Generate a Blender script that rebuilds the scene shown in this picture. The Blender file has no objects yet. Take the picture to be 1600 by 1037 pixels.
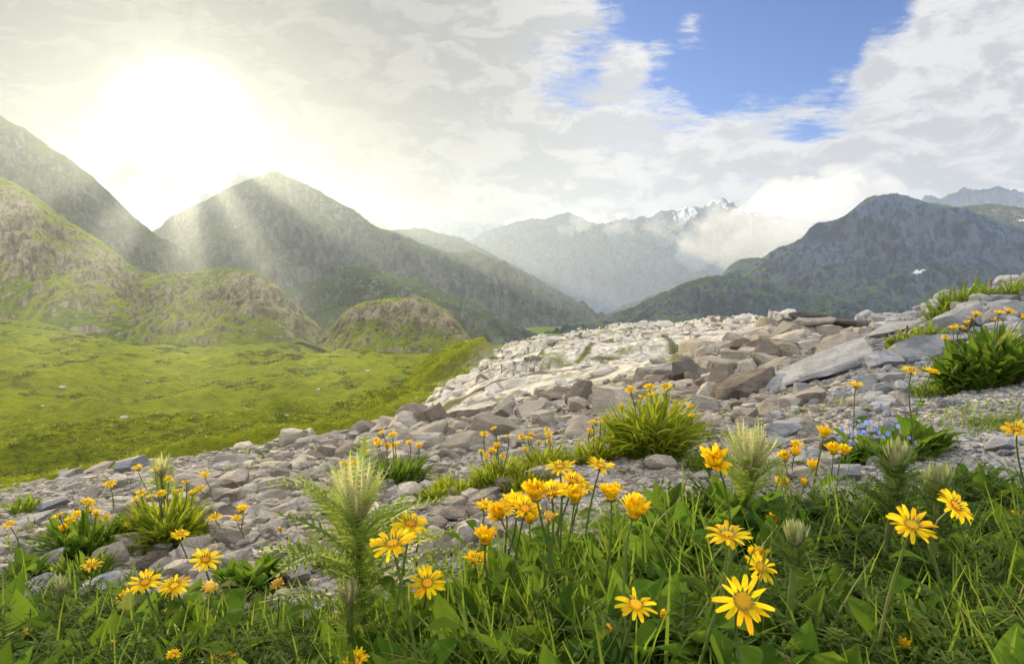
import bpy, math, random
import numpy as np
from mathutils import Vector, Matrix
random.seed(7)
RNG = np.random.default_rng(11)
scene = bpy.context.scene
COL = scene.collection
R = math.radians

# ------------------------------------------------------------------ camera
FPX, CU, CV, HV = 1067.0, 800.0, 518.5, 440.0
PITCH = math.atan((CV - HV) / FPX)
cp, sp = math.cos(PITCH), math.sin(PITCH)
FWD = np.array([0, cp, -sp]); UP = np.array([0, sp, cp]); RT = np.array([1.0, 0, 0])
cam_d = bpy.data.cameras.new('camera'); cam = bpy.data.objects.new('camera', cam_d); COL.objects.link(cam)
cam_d.sensor_width = 36; cam_d.lens = 36 * FPX / 1600
cam_d.clip_start = 0.02; cam_d.clip_end = 60000
cam.location = (0, 0, 0); cam.rotation_euler = (R(90) - PITCH, 0, 0)
scene.camera = cam

def P(u, v, d):
    """world point seen at photo position (u, v) at forward distance d"""
    u, v, d = np.broadcast_arrays(np.asarray(u, float), np.asarray(v, float), np.asarray(d, float))
    return (d[..., None] * (FWD + ((u - CU) / FPX)[..., None] * RT - ((v - CV) / FPX)[..., None] * UP))

SUN_DIR = P(288, 198, 1.0); SUN_DIR = SUN_DIR / np.linalg.norm(SUN_DIR)
SUN_EL = math.asin(SUN_DIR[2]); SUN_AZ = math.atan2(SUN_DIR[0], SUN_DIR[1])

# ------------------------------------------------------------------ noise
_perm = RNG.permutation(256); _perm = np.concatenate([_perm, _perm, _perm])
_g = RNG.normal(size=(256, 3)); _g /= np.linalg.norm(_g, axis=1)[:, None]
def pn(x, y, z=0.0):
    x, y, z = np.broadcast_arrays(np.asarray(x, float), np.asarray(y, float), np.asarray(z, float))
    xi, yi, zi = np.floor(x).astype(int), np.floor(y).astype(int), np.floor(z).astype(int)
    xf, yf, zf = x - xi, y - yi, z - zi
    xi, yi, zi = xi & 255, yi & 255, zi & 255
    f = lambda t: t * t * t * (t * (t * 6 - 15) + 10)
    u, v, w = f(xf), f(yf), f(zf)
    def gr(i, j, k):
        h = _perm[_perm[_perm[(xi + i) & 255] + ((yi + j) & 255)] + ((zi + k) & 255)]
        g = _g[h]
        return g[..., 0] * (xf - i) + g[..., 1] * (yf - j) + g[..., 2] * (zf - k)
    l = lambda a, b, t: a + (b - a) * t
    return 1.5 * l(l(l(gr(0,0,0), gr(1,0,0), u), l(gr(0,1,0), gr(1,1,0), u), v),
                   l(l(gr(0,0,1), gr(1,0,1), u), l(gr(0,1,1), gr(1,1,1), u), v), w)
def fbm(x, y, z=0.0, o=4, gain=.5):
    s, a = 0, 1.0
    for i in range(o):
        s = s + a * pn(x + 17 * i, y + 31 * i, z + 7 * i); a *= gain
        x, y, z = x * 2.03, y * 2.03, z * 2.03
    return s
def ridged(x, y, z=0.0, o=4, gain=.5):
    s, a = 0, 1.0
    for i in range(o):
        n = 1 - np.abs(pn(x + 13 * i, y + 29 * i, z + 5 * i)) * 1.6
        s = s + a * n; a *= gain
        x, y, z = x * 2.1, y * 2.1, z * 2.1
    return s - .9
def blocks(x, y, s, seed, rough=.35):
    """broken tilted slabs: every voronoi cell is a tilted plane"""
    x, y = x / s, y / s
    xi, yi = np.floor(x), np.floor(y)
    best = np.full(x.shape, 1e9); h = np.zeros(x.shape)
    for i in (-1, 0, 1):
        for j in (-1, 0, 1):
            cx, cy = xi + i, yi + j
            def rnd(k):
                v = np.sin(cx * 127.1 + cy * 311.7 + seed * 74.7 + k * 19.19) * 43758.5453
                return v - np.floor(v)
            dx, dy = x - (cx + rnd(1)), y - (cy + rnd(2))
            d = dx * dx + dy * dy
            v = (rnd(3) - .5) * .7 + dx * (rnd(4) - .62) * 1.5 + dy * (rnd(5) - .5) * 1.2
            m = d < best
            best = np.where(m, d, best); h = np.where(m, v, h)
    return h
def sstep(a, b, x):
    t = np.clip((x - a) / (b - a), 0, 1); return t * t * (3 - 2 * t)

# ------------------------------------------------------------------ mesh helpers
def mk(name, V, faces, mat=None, smooth=False, parent=None, attr=None, mats=None, midx=None):
    V = np.asarray(V, np.float32)
    if isinstance(faces, np.ndarray): faces = [faces]
    me = bpy.data.meshes.new(name)
    me.vertices.add(len(V)); me.vertices.foreach_set('co', V.ravel())
    nl = sum(f.size for f in faces); nf = sum(len(f) for f in faces)
    me.loops.add(nl); me.loops.foreach_set('vertex_index', np.concatenate([f.ravel() for f in faces]).astype(np.int32))
    tot = np.concatenate([np.full(len(f), f.shape[1]) for f in faces])
    st = np.concatenate([[0], np.cumsum(tot)[:-1]])
    me.polygons.add(nf); me.polygons.foreach_set('loop_start', st.astype(np.int32))
    if smooth: me.polygons.foreach_set('use_smooth', np.ones(nf, bool))
    else: me.polygons.foreach_set('use_smooth', np.zeros(nf, bool))
    if midx is not None: me.polygons.foreach_set('material_index', np.asarray(midx, np.int32))
    me.update(calc_edges=True)
    if attr:
        for k, a in attr.items():
            at = me.attributes.new(k, 'FLOAT_COLOR', 'POINT')
            if a.shape[1] == 3: a = np.concatenate([a, np.ones((len(a), 1))], 1)
            at.data.foreach_set('color', a.astype(np.float32).ravel())
    for m in (mats or ([mat] if mat else [])): me.materials.append(m)
    return link(name, me, parent)
def link(name, me, parent=None):
    o = bpy.data.objects.new(name, me); COL.objects.link(o)
    if parent: o.parent = parent
    return o
def empty(name, loc):
    o = bpy.data.objects.new(name, None); o.empty_display_size = .05; COL.objects.link(o); o.location = [float(c) for c in loc]; return o
def tag(o, label=None, cat=None, group=None, kind=None):
    if label: o['label'] = label
    if cat: o['category'] = cat
    if group: o['group'] = group
    if kind: o['kind'] = kind
    return o
def grid_faces(n, m, wrap=False):
    i = np.arange(n - 1)[:, None]; j = np.arange(m - 1)[None, :]
    a = i * m + j
    return np.stack([a, a + m, a + m + 1, a + 1], -1).reshape(-1, 4)
def place(T, pos, yaw, pitch, roll, sc):
    """copies of template verts T (k,3; grows along +Z, faces +Y) -> (n*k,3)"""
    n = len(pos); yaw, pitch, roll = [np.broadcast_to(np.asarray(a, float), (n,)) for a in (yaw, pitch, roll)]
    sc = np.asarray(sc, float)
    if sc.ndim == 1: sc = np.repeat(sc[:, None], 3, 1)
    v = T[None] * sc[:, None, :]
    c, s = np.cos(roll)[:, None], np.sin(roll)[:, None]
    x, y, z = v[..., 0] * c - v[..., 1] * s, v[..., 0] * s + v[..., 1] * c, v[..., 2]
    c, s = np.cos(pitch)[:, None], np.sin(pitch)[:, None]      # lean towards +Y
    y, z = y * c + z * s, -y * s + z * c
    c, s = np.cos(yaw)[:, None], np.sin(yaw)[:, None]
    x, y = x * c - y * s, x * s + y * c
    return (np.stack([x, y, z], -1) + np.asarray(pos)[:, None, :]).reshape(-1, 3)
def rep_faces(F, n, k):
    return (F[None] + (np.arange(n) * k)[:, None, None]).reshape(-1, F.shape[1])
class Acc:
    def __init__(s): s.V = []; s.F = {}; s.n = 0; s.A = []
    def add(s, V, F, a=None):
        V = np.asarray(V, float)
        for f in (F if isinstance(F, list) else [F]):
            s.F.setdefault(f.shape[1], []).append(f + s.n)
        s.V.append(V); s.n += len(V)
        s.A.append(np.zeros((len(V), 3)) if a is None else np.broadcast_to(np.asarray(a, float), (len(V), 3)))
    def scat(s, T, F, pos, yaw, pitch, roll, sc, a=None):
        n = len(pos)
        if n == 0: return
        V = place(T, pos, yaw, pitch, roll, sc)
        if a is not None: a = np.repeat(a, len(T), 0)
        s.add(V, rep_faces(F, n, len(T)), a)
    def build(s, name, mat, smooth=False, parent=None, origin=None):
        V = np.concatenate(s.V)
        if origin is not None: V = V - np.asarray(origin)
        return mk(name, V, [np.concatenate(f) for f in s.F.values()], mat, smooth, parent, {'tint': np.concatenate(s.A)})
def tube(pts, r0, r1, sides=6):
    pts = np.asarray(pts, float); n = len(pts)
    d = np.gradient(pts, axis=0); d /= np.linalg.norm(d, axis=1)[:, None] + 1e-9
    ref = np.where(np.abs(d[:, 2:3]) > .9, np.array([[1.0, 0, 0]]), np.array([[0, 0, 1.0]]))
    a = np.cross(d, ref); a /= np.linalg.norm(a, axis=1)[:, None] + 1e-9
    b = np.cross(d, a)
    r = np.linspace(r0, r1, n)[:, None, None]
    th = np.linspace(0, 2 * np.pi, sides, endpoint=False)
    V = pts[:, None] + r * (np.cos(th)[None, :, None] * a[:, None] + np.sin(th)[None, :, None] * b[:, None])
    i = np.arange(n - 1)[:, None]; j = np.arange(sides)[None]
    j2 = (j + 1) % sides
    F = np.stack([i * sides + j, i * sides + j2, (i + 1) * sides + j2, (i + 1) * sides + j], -1).reshape(-1, 4)
    return V.reshape(-1, 3), F
def ico(sub):
    import bmesh
    bm = bmesh.new(); bmesh.ops.create_icosphere(bm, subdivisions=sub, radius=1)
    V = np.array([v.co[:] for v in bm.verts]); F = np.array([[v.index for v in f.verts] for f in bm.faces]); bm.free()
    return V, F

# ------------------------------------------------------------------ materials
class NT:
    def __init__(s, name):
        s.m = bpy.data.materials.new(name); s.m.use_nodes = True; s.t = s.m.node_tree; s.t.nodes.clear()
        s.out = s.t.nodes.new('ShaderNodeOutputMaterial')
    def n(s, typ, **kw):
        nd = s.t.nodes.new('ShaderNode' + typ)
        for k, v in kw.items():
            if k.startswith('_'): setattr(nd, k[1:], v)
        for k, v in kw.items():
            if k.startswith('_'): continue
            key = int(k[1:]) if k[0] == 'i' and k[1:].isdigit() else k.replace('__', ' ')
            s.set(nd.inputs[key], v)
        return nd
    def set(s, inp, v):
        if isinstance(v, bpy.types.NodeSocket): s.t.links.new(v, inp)
        elif isinstance(v, bpy.types.Node): s.t.links.new(v.outputs[0], inp)
        else:
            if inp.type == 'RGBA' and len(v) == 3: v = (*v, 1)
            inp.default_value = v
    def math(s, op, a, b=0.0, c=0.0, clamp=False):
        nd = s.n('Math', _operation=op, _use_clamp=clamp); s.set(nd.inputs[0], a); s.set(nd.inputs[1], b)
        s.set(nd.inputs[2], c); return nd.outputs[0]
    def mix(s, f, a, b, blend='MIX'):
        nd = s.n('Mix', _data_type='RGBA', _blend_type=blend); s.set(nd.inputs[0], f); s.set(nd.inputs[6], a); s.set(nd.inputs[7], b)
        return nd.outputs[2]
    def ramp(s, f, a, b, lo=0.0, hi=1.0):
        nd = s.n('MapRange', _interpolation_type='SMOOTHSTEP'); s.set(nd.inputs[0], f)
        nd.inputs[1].default_value = a; nd.inputs[2].default_value = b; nd.inputs[3].default_value = lo; nd.inputs[4].default_value = hi
        return nd.outputs[0]
    def noise(s, vec, scale, detail=4, rough=.55, dist=0.0):
        nd = s.n('TexNoise', Scale=scale, Detail=detail, Roughness=rough, Distortion=dist); s.set(nd.inputs['Vector'], vec)
        return nd.outputs[0]
    def vor(s, vec, scale, feature='F1', out=0):
        nd = s.n('TexVoronoi', _feature=feature, Scale=scale); s.set(nd.inputs['Vector'], vec); return nd.outputs[out]
    def bump(s, h, strength, dist, normal=None):
        nd = s.n('Bump', Strength=strength, Distance=dist, Height=h)
        if normal is not None: s.set(nd.inputs['Normal'], normal)
        return nd.outputs[0]
    def vscale(s, vec, sc):
        nd = s.n('VectorMath', _operation='MULTIPLY'); s.set(nd.inputs[0], vec); nd.inputs[1].default_value = sc; return nd.outputs[0]
    def surf(s, sh): s.set(s.out.inputs['Surface'], sh); return s.m
    def bsdf(s, col, rough=.8, normal=None, spec=.3):
        b = s.n('BsdfPrincipled', Base__Color=col, Roughness=rough); b.inputs['Specular IOR Level'].default_value = spec
        if normal is not None: s.set(b.inputs['Normal'], normal)
        return b.outputs[0]

def ground_mat():
    s = NT('ground_material')
    geo = s.n('NewGeometry'); pos = geo.outputs['Position']
    z = s.n('Attribute', _attribute_name='zone'); sep = s.n('SeparateColor', Color=z.outputs['Color'])
    gr, li, va = sep.outputs[0], sep.outputs[1], sep.outputs[2]
    nA = s.noise(pos, .016, 6, .6); nB = s.noise(pos, .2, 7, .65); nC = s.noise(pos, 1.6, 6, .65); nD = s.noise(pos, 22, 4, .6); nF = s.noise(pos, 90, 3, .6)
    # grass
    g1 = s.mix(s.ramp(nA, .35, .65), (.18, .225, .006), (.30, .31, .008))
    g2 = s.mix(s.ramp(nB, .42, .66), g1, (.085, .115, .006))
    g3 = s.mix(s.ramp(nC, .52, .7), g2, (.31, .30, .02))
    nT = s.noise(s.vscale(pos, (.6, 1.3, 1)), .10, 9, .72, .8)
    g4 = s.mix(s.math('MULTIPLY', s.ramp(nC, .5, .36), .7), g3, (.045, .06, .012))
    g4 = s.mix(s.ramp(nT, .50, .62, 0, .75), g4, (.045, .062, .011))
    g4 = s.mix(s.ramp(s.noise(pos, .45, 9, .78), .61, .66, 0, .8), g4, (.30, .27, .19))
    # limestone
    l1 = s.mix(s.ramp(nB, .35, .65), (.60, .545, .45), (.75, .70, .61))
    wpos = s.n('VectorMath', _operation='ADD', i0=pos); s.set(wpos.inputs[1], s.n('VectorMath', _operation='SCALE', i0=s.n('TexNoise', Scale=.5, Detail=3).outputs[1], Scale=1.2).outputs[0])
    wp = wpos.outputs[0]
    l2 = s.mix(s.ramp(nC, .47, .62), l1, (.44, .385, .30))
    l2 = s.mix(s.ramp(s.noise(s.vscale(pos, (.4, 1.6, 1)), .6, 8, .7), .5, .6, 0, .7), l2, (.52, .46, .37))
    cr = s.vor(s.vscale(wp, (.7, 1.0, 1)), .33, 'DISTANCE_TO_EDGE'); cr2 = s.vor(s.vscale(wp, (.6, 1.3, 1)), 1.1, 'DISTANCE_TO_EDGE')
    l3 = s.mix(s.ramp(cr, .01, .06, .85, 0.0), l2, (.10, .085, .055))
    l3 = s.mix(s.ramp(cr2, .0, .06, .6, 0.0), l3, (.14, .12, .08))
    moss = s.math('MAXIMUM', s.math('MULTIPLY', s.ramp(nB, .50, .58), s.ramp(s.noise(pos, .11, 4), .46, .54)), s.math('MULTIPLY', s.ramp(cr, .02, .10, 1.0, 0.0), s.ramp(nB, .48, .56)))
    l4 = s.mix(s.math('MULTIPLY', moss, .6), l3, (.13, .155, .02))
    # scree soil
    s1 = s.mix(s.ramp(nD, .35, .65), (.19, .17, .145), (.38, .35, .31))
    peb = s.n('TexVoronoi', _feature='F1', Scale=75.0); s.set(peb.inputs['Vector'], pos)
    pc = s.n('SeparateColor', Color=peb.outputs['Color'])
    s2 = s.mix(.6, s1, s.mix(pc.outputs[0], (.16, .15, .13), (.52, .49, .45)))
    c = s.mix(li, s2, l4)
    c = s.mix(gr, c, g4)
    vcol = s.mix(s.ramp(s.noise(pos, .008, 6), .4, .6), (.035, .06, .018), (.085, .12, .035))
    c = s.mix(va, c, vcol)
    b1 = s.bump(nC, gr, .9)
    b2 = s.bump(nB, .7, 1.6, b1)
    b3 = s.bump(nD, .5, .04, b2)
    b4 = s.bump(peb.outputs['Distance'], s.math('MULTIPLY', s.math('SUBTRACT', 1.0, gr), -.7), .012, b3)
    d = s.bsdf(c, .95, b4, 0.0)
    pr = d.node; s.set(pr.inputs['Sheen Weight'], s.math('MULTIPLY', gr, .9)); pr.inputs['Sheen Roughness'].default_value = .45; s.set(pr.inputs['Sheen Tint'], s.mix(.3, (.75, .80, .04), c))
    return s.surf(d)

def massif_mat(name, grass1, grass2, rock1, rock2, scale, lo, hi, bumpd, fuzz=0.0):
    """grass on the gentle slopes, rock on the steep ones; scale in 1/m"""
    s = NT(name)
    geo = s.n('NewGeometry'); pos = geo.outputs['Position']
    nz = s.n('SeparateXYZ', Vector=geo.outputs['Normal']).outputs[2]
    z = s.n('Attribute', _attribute_name='zone'); sep = s.n('SeparateColor', Color=z.outputs['Color'])
    n1 = s.noise(pos, scale, 7, .62); n2 = s.noise(pos, scale * 7, 6, .65)
    st = s.noise(s.vscale(pos, (1, 1, .3)), scale * 9, 6, .7)
    g = s.mix(s.ramp(n1, .4, .62), grass1, grass2)
    g = s.mix(s.math('MULTIPLY', s.ramp(n2, .5, .72), .5), g, tuple(c * .45 for c in grass1))
    r = s.mix(s.ramp(st, .42, .57), rock1, rock2)
    r = s.mix(s.math('MULTIPLY', s.ramp(n2, .54, .68), .55), r, grass1)
    k = s.math('ADD', nz, s.math('MULTIPLY', s.math('SUBTRACT', n2, .5), .55))
    k = s.math('ADD', k, s.math('MULTIPLY', s.math('SUBTRACT', n1, .5), .35))
    k = s.math('SUBTRACT', k, sep.outputs[0])
    c = s.mix(s.ramp(k, lo, hi), r, g)
    sn = s.ramp(s.math('ADD', sep.outputs[1], s.math('MULTIPLY', s.math('SUBTRACT', n2, .5), 1.1)), .5, .56)
    c = s.mix(sn, c, (.85, .87, .9))
    b = s.bump(st, .9, bumpd); b = s.bump(n2, .6, bumpd * 1.3, b)
    d = s.bsdf(c, .95, b, 0.0)
    if fuzz:
        pr = d.node; s.set(pr.inputs['Sheen Weight'], s.math('MULTIPLY', s.ramp(k, lo, hi), fuzz)); pr.inputs['Sheen Roughness'].default_value = .45; pr.inputs['Sheen Tint'].default_value = (.75, .8, .06, 1)
    return s.surf(d)

def rock_mat(name, dark, lightc, warm):
    s = NT(name)
    geo = s.n('NewGeometry'); pos = geo.outputs['Position']
    oi = s.n('ObjectInfo'); rnd = oi.outputs['Random']
    at = s.n('Attribute', _attribute_name='tint'); tint = s.n('SeparateColor', Color=at.outputs['Color']).outputs[0]
    rr = s.math('FRACT', s.math('ADD', rnd, tint))
    n1 = s.noise(pos, 7, 6, .65); n2 = s.noise(pos, 38, 5, .65); n3 = s.noise(s.vscale(pos, (1.0, 1.0, 3.2)), 16, 6, .7, .6)
    c = s.mix(s.ramp(n1, .34, .66), dark, lightc)
    c = s.mix(s.math('MULTIPLY', rr, .75), c, warm)
    c = s.mix(s.ramp(n3, .56, .72, 0, .55), c, tuple(x * .5 for x in dark))
    c = s.mix(s.ramp(n2, .6, .72, 0, .5), c, tuple(min(1, x * 1.35) for x in lightc))
    lich = s.math('MULTIPLY', s.ramp(s.noise(pos, 11, 5, .7), .62, .68), .45)
    c = s.mix(lich, c, (.12, .115, .10))
    val = s.math('ADD', .72, s.math('MULTIPLY', s.math('FRACT', s.math('MULTIPLY', rr, 7.3)), .5))
    c = s.mix(1.0, c, s.n('CombineColor', Red=val, Green=val, Blue=val).outputs[0], 'MULTIPLY')
    b = s.bump(s.noise(pos, 4, 8, .7, .5), .7, .10); b = s.bump(n3, .8, .04, b); b = s.bump(n2, .6, .01, b)
    return s.surf(s.bsdf(c, .88, b, .2))

def leaf_mat(name, c1, c2, trans=.45, rough=.55, tcol=None, nscale=60, spec=.2):
    s = NT(name)
    geo = s.n('NewGeometry'); pos = geo.outputs['Position']
    at = s.n('Attribute', _attribute_name='tint'); sp_ = s.n('SeparateColor', Color=at.outputs['Color'])
    oi = s.n('ObjectInfo')
    f = s.math('FRACT', s.math('ADD', sp_.outputs[0], oi.outputs['Random']))
    c = s.mix(f, c1, c2)
    c = s.mix(s.ramp(s.noise(pos, nscale, 3), .45, .7, 0, .35), c, tuple(x * .6 for x in c1))
    c = s.mix(s.math('MULTIPLY', sp_.outputs[1], .85), c, (.30, .24, .09))
    hs = s.n('HueSaturation', Hue=s.math('ADD', .485, s.math('MULTIPLY', s.math('FRACT', s.math('MULTIPLY', f, 5.7)), .03)), Value=s.math('ADD', .72, s.math('MULTIPLY', s.math('FRACT', s.math('MULTIPLY', f, 9.1)), .55)), Color=c)
    c = hs.outputs[0]
    d = s.bsdf(c, rough, None, spec)
    t = s.n('BsdfTranslucent', Color=s.mix(.5, c, tcol or tuple(min(1, x * 2.2) for x in c2)))
    mx = s.n('MixShader', Fac=trans); s.set(mx.inputs[1], d); s.set(mx.inputs[2], t.outputs[0])
    return s.surf(mx.outputs[0])

M = {}
M['ground'] = ground_mat()
M['hill'] = massif_mat('hill_material', (.085, .115, .008), (.18, .20, .012), (.14, .105, .062), (.36, .29, .195), .012, .30, .48, 2.5, .5)
M['ridge'] = massif_mat('ridge_material', (.034, .058, .02), (.09, .12, .036), (.075, .074, .066), (.18, .17, .15), .0044, .48, .66, 7)
M['crag'] = massif_mat('crag_material', (.025, .055, .028), (.095, .15, .045), (.018, .036, .080), (.085, .115, .175), .0044, .56, .74, 8)  # blue of the hazy air painted into the crag colours
M['far'] = massif_mat('far_range_material', (.02, .045, .075), (.04, .075, .11), (.035, .065, .11), (.09, .13, .19), .0018, .6, .8, 15)  # aerial blue painted into the colours, beyond the haze box
M['upland'] = massif_mat('upland_material', (.07, .085, .05), (.12, .13, .07), (.12, .115, .11), (.27, .255, .235), .006, .5, .8, 8)
M['far_near'] = massif_mat('valley_range_material', (.018, .036, .035), (.04, .065, .05), (.03, .048, .07), (.07, .092, .12), .0024, .55, .75, 12)  # dark blue-green, aerial depth between near and far painted in
M['far_pale'] = massif_mat('pale_range_material', (.16, .22, .28), (.2, .26, .32), (.2, .26, .33), (.3, .36, .42), .0018, .6, .8, 15)  # farthest range, its fading into haze painted into the colours
M['rock'] = rock_mat('rock_material', (.28, .25, .205), (.53, .485, .415), (.46, .385, .29))
M['rock_brown'] = rock_mat('brown_rock_material', (.15, .12, .092), (.30, .25, .2), (.24, .19, .14))
M['rock_grey'] = rock_mat('grey_rock_material', (.23, .235, .25), (.46, .46, .47), (.38, .375, .36))
M['rock_dark'] = rock_mat('dark_rock_material', (.07, .066, .06), (.17, .16, .145), (.12, .105, .085))
M['grass'] = leaf_mat('grass_material', (.07, .125, .011), (.175, .24, .024), .5)
M['grass_dry'] = leaf_mat('yellow_green_grass_material', (.13, .19, .012), (.26, .30, .022), .5, .9, None, 60, .02)  # paler, yellower grass of the clumps and near meadow
M['meadow_shrub'] = leaf_mat('meadow_shrub_material', (.05, .075, .008), (.12, .15, .012), .4, .9, None, 60, 0.0)
M['leaf'] = leaf_mat('broad_leaf_material', (.048, .105, .012), (.13, .21, .02), .42, .8, None, 60, .02)
M['feather'] = leaf_mat('feathery_leaf_material', (.04, .082, .018), (.115, .165, .038), .35, .8, None, 60, .03)
M['stem'] = leaf_mat('stem_material', (.10, .16, .035), (.16, .20, .05), .15)
M['thistle'] = leaf_mat('thistle_leaf_material', (.14, .22, .03), (.26, .32, .06), .5)
M['bract'] = leaf_mat('thistle_bract_material', (.40, .42, .17), (.52, .50, .26), .45, .5, (.75, .74, .3))
M['bract_green'] = leaf_mat('green_bract_material', (.20, .25, .09), (.36, .36, .18), .4, .5, (.5, .55, .2))
M['bract_core'] = leaf_mat('thistle_core_material', (.34, .22, .14), (.45, .36, .2), .2)
M['petal'] = leaf_mat('petal_material', (.92, .55, .008), (.97, .70, .015), .42, .6, (1.0, .72, .01), 200, .1)
M['disc'] = leaf_mat('flower_disc_material', (.72, .31, .01), (.80, .40, .012), .1, .8)
M['withered'] = leaf_mat('withered_flower_material', (.60, .28, .03), (.72, .40, .04), .2)
M['rust'] = leaf_mat('rusty_seed_material', (.20, .055, .02), (.30, .10, .035), .2)
M['blue'] = leaf_mat('blue_petal_material', (.14, .22, .72), (.24, .36, .85), .3, .5, (.3, .4, .9))
M['white'] = leaf_mat('white_fluff_material', (.7, .7, .68), (.8, .8, .76), .4, .6, (.8, .8, .8))

# ------------------------------------------------------------------ ground height field
CTRL = [
 (-350,1000,1.4),(-350,850,2.4),(-350,780,4.5),(-350,800,10),(-350,740,40),(-350,560,150),(-350,490,250),(-350,460,400),
 (0,1000,1.4),(0,850,2.3),(0,800,3.2),(0,762,4.5),(0,790,9),(0,752,40),(0,650,90),(0,590,130),(0,540,180),(0,512,240),(0,498,300),(0,488,420),
 (200,1000,1.38),(200,850,2.2),(200,785,3.2),(200,735,5.5),(200,750,12),(200,715,45),(200,640,95),(200,590,140),(200,552,180),(200,545,215),(200,538,290),
 (400,1000,1.35),(400,850,2.1),(400,780,3),(400,730,4.5),(400,702,7),(400,725,14),(400,690,50),(400,625,105),(400,585,150),(400,562,185),(400,556,230),(400,530,300),
 (640,1000,1.3),(640,850,1.9),(640,770,2.6),(640,705,4.5),(640,668,8),(640,680,14),(640,640,50),(640,595,130),(640,562,230),(640,556,300),
 (800,1000,1.25),(800,800,2.0),(800,705,3.4),(800,645,7.5),(800,612,20),(800,575,60),(800,545,130),(800,600,230),
 (1000,1000,1.2),(1000,800,1.85),(1000,712,2.5),(1000,652,4.2),(1000,606,9),(1000,572,25),(1000,536,70),(1000,519,125),(1000,585,230),
 (1120,1000,1.17),(1120,560,22),(1120,526,60),(1120,508,115),(1120,580,230),
 (1200,1000,1.15),(1200,755,2),(1200,685,2.9),(1200,610,5.5),(1200,552,10),(1200,522,16),(1200,520,40),(1200,506,110),(1200,580,230),
 (1300,560,6.5),(1300,519,13),(1300,530,30),(1300,560,120),
 (1400,1000,1.1),(1400,740,1.9),(1400,705,2.15),(1400,652,2.6),(1400,605,3.5),(1400,560,5.5),(1400,519,9),(1400,505,11),(1400,530,30),(1400,570,120),
 (1440,520,7.5),(1440,497,10.5),(1440,487,12),(1500,575,3.8),(1500,520,6),(1500,482,8.5),(1500,467,10.5),
 (1600,1000,1.05),(1600,720,1.9),(1600,605,2.7),(1600,545,4),(1600,475,7),(1600,448,9),(1600,500,30),(1600,560,120),
 (1950,1000,1.0),(1950,700,1.9),(1950,560,2.9),(1950,480,5),(1950,400,9),(1950,480,30),(1950,560,120),
]
for _u in (-350, 0, 400, 800, 1000, 1200, 1400, 1600, 1950):
    CTRL += [(_u, 560 if _u > 700 else 530, 450 if _u > 700 else 1280), (_u, 522, 1300 if _u > 700 else 1700), (_u, 502, 2600), (_u, 499, 2960)]
_c = np.array(CTRL, float)
MS = 2.5                                   # the meadow basin is some 700 m long
_far = (_c[:, 0] < 700) & (_c[:, 2] >= 40) & (_c[:, 2] < 500)
_c[_far, 2] *= np.interp(_c[_far, 2], [40, 110, 420, 1000, 2600], [1.7, MS, MS, 1.9, 1.0])
_p = P(_c[:, 0], _c[:, 1], _c[:, 2])
_A = np.stack([_p[:, 0] / _p[:, 1] * 2.2, np.log(_p[:, 1]) * .8], 1); _t = -_p[:, 2] / _p[:, 1]
def _k(r2): return .5 * r2 * np.log(r2 + 1e-12)
_K = _k(((_A[:, None] - _A[None]) ** 2).sum(-1)) + np.eye(len(_A)) * .002
_Q = np.concatenate([np.ones((len(_A), 1)), _A], 1)
_S = np.block([[_K, _Q], [_Q.T, np.zeros((3, 3))]])
_w = np.linalg.solve(_S, np.concatenate([_t, np.zeros(3)]))
AZC = 47.5
def polar(x, y):
    r = np.hypot(x, y); az = np.arctan2(x, y)
    az = np.clip(az, -R(AZC), R(AZC)); return r, az
def base_t(a, yy):
    q = np.stack([a * 2.2, np.log(yy) * .8], -1).reshape(-1, 2); out = np.empty(len(q))
    for i in range(0, len(q), 60000):
        s = q[i:i + 60000]
        out[i:i + 60000] = _k(((s[:, None] - _A[None]) ** 2).sum(-1)) @ _w[:-3] + _w[-3] + s @ _w[-2:]
    return out.reshape(np.shape(a))
def zones(x, y):
    """grass, limestone, valley weights"""
    r, az = polar(x, y); u = CU + FPX * np.tan(az); d = r * np.cos(az)
    n = fbm(x * .35, y * .35, 2.0, 4); n2 = fbm(x * .05, y * .05, 5.0, 4)
    ms = 1 + 1.3 * sstep(740, 660, u)
    edge = np.interp(u, [0, 200, 400, 640, 740, 1000, 1200, 1300, 1400, 1600], [4.6, 6.2, 8, 10, 11, 11, 17, 40, 40, 40])
    out = sstep(edge * .82, edge * 1.1, d * (1 + .25 * n))
    ulim = np.interp(np.log(np.maximum(d, 1)), np.log([9, 14, 30, 60, 120, 200]), [690, 685, 655, 690, 735, 742])
    lime = sstep(-28, 28, u - ulim + 80 * n2 + 30 * n) * out * (1 - sstep(170, 210, d / ms))
    # a few pale outcrops in the meadow
    oc = sstep(.05, .25, fbm(x * .045, y * .045, 9.0, 4)) * np.exp(-((u - 640) / 70) ** 2) * np.exp(-((d - 170) / 60) ** 2)
    lime = np.maximum(lime, oc * out)
    val = sstep(230, 480, d / ms)
    return out * (1 - lime), lime, val, out, d, u
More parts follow.
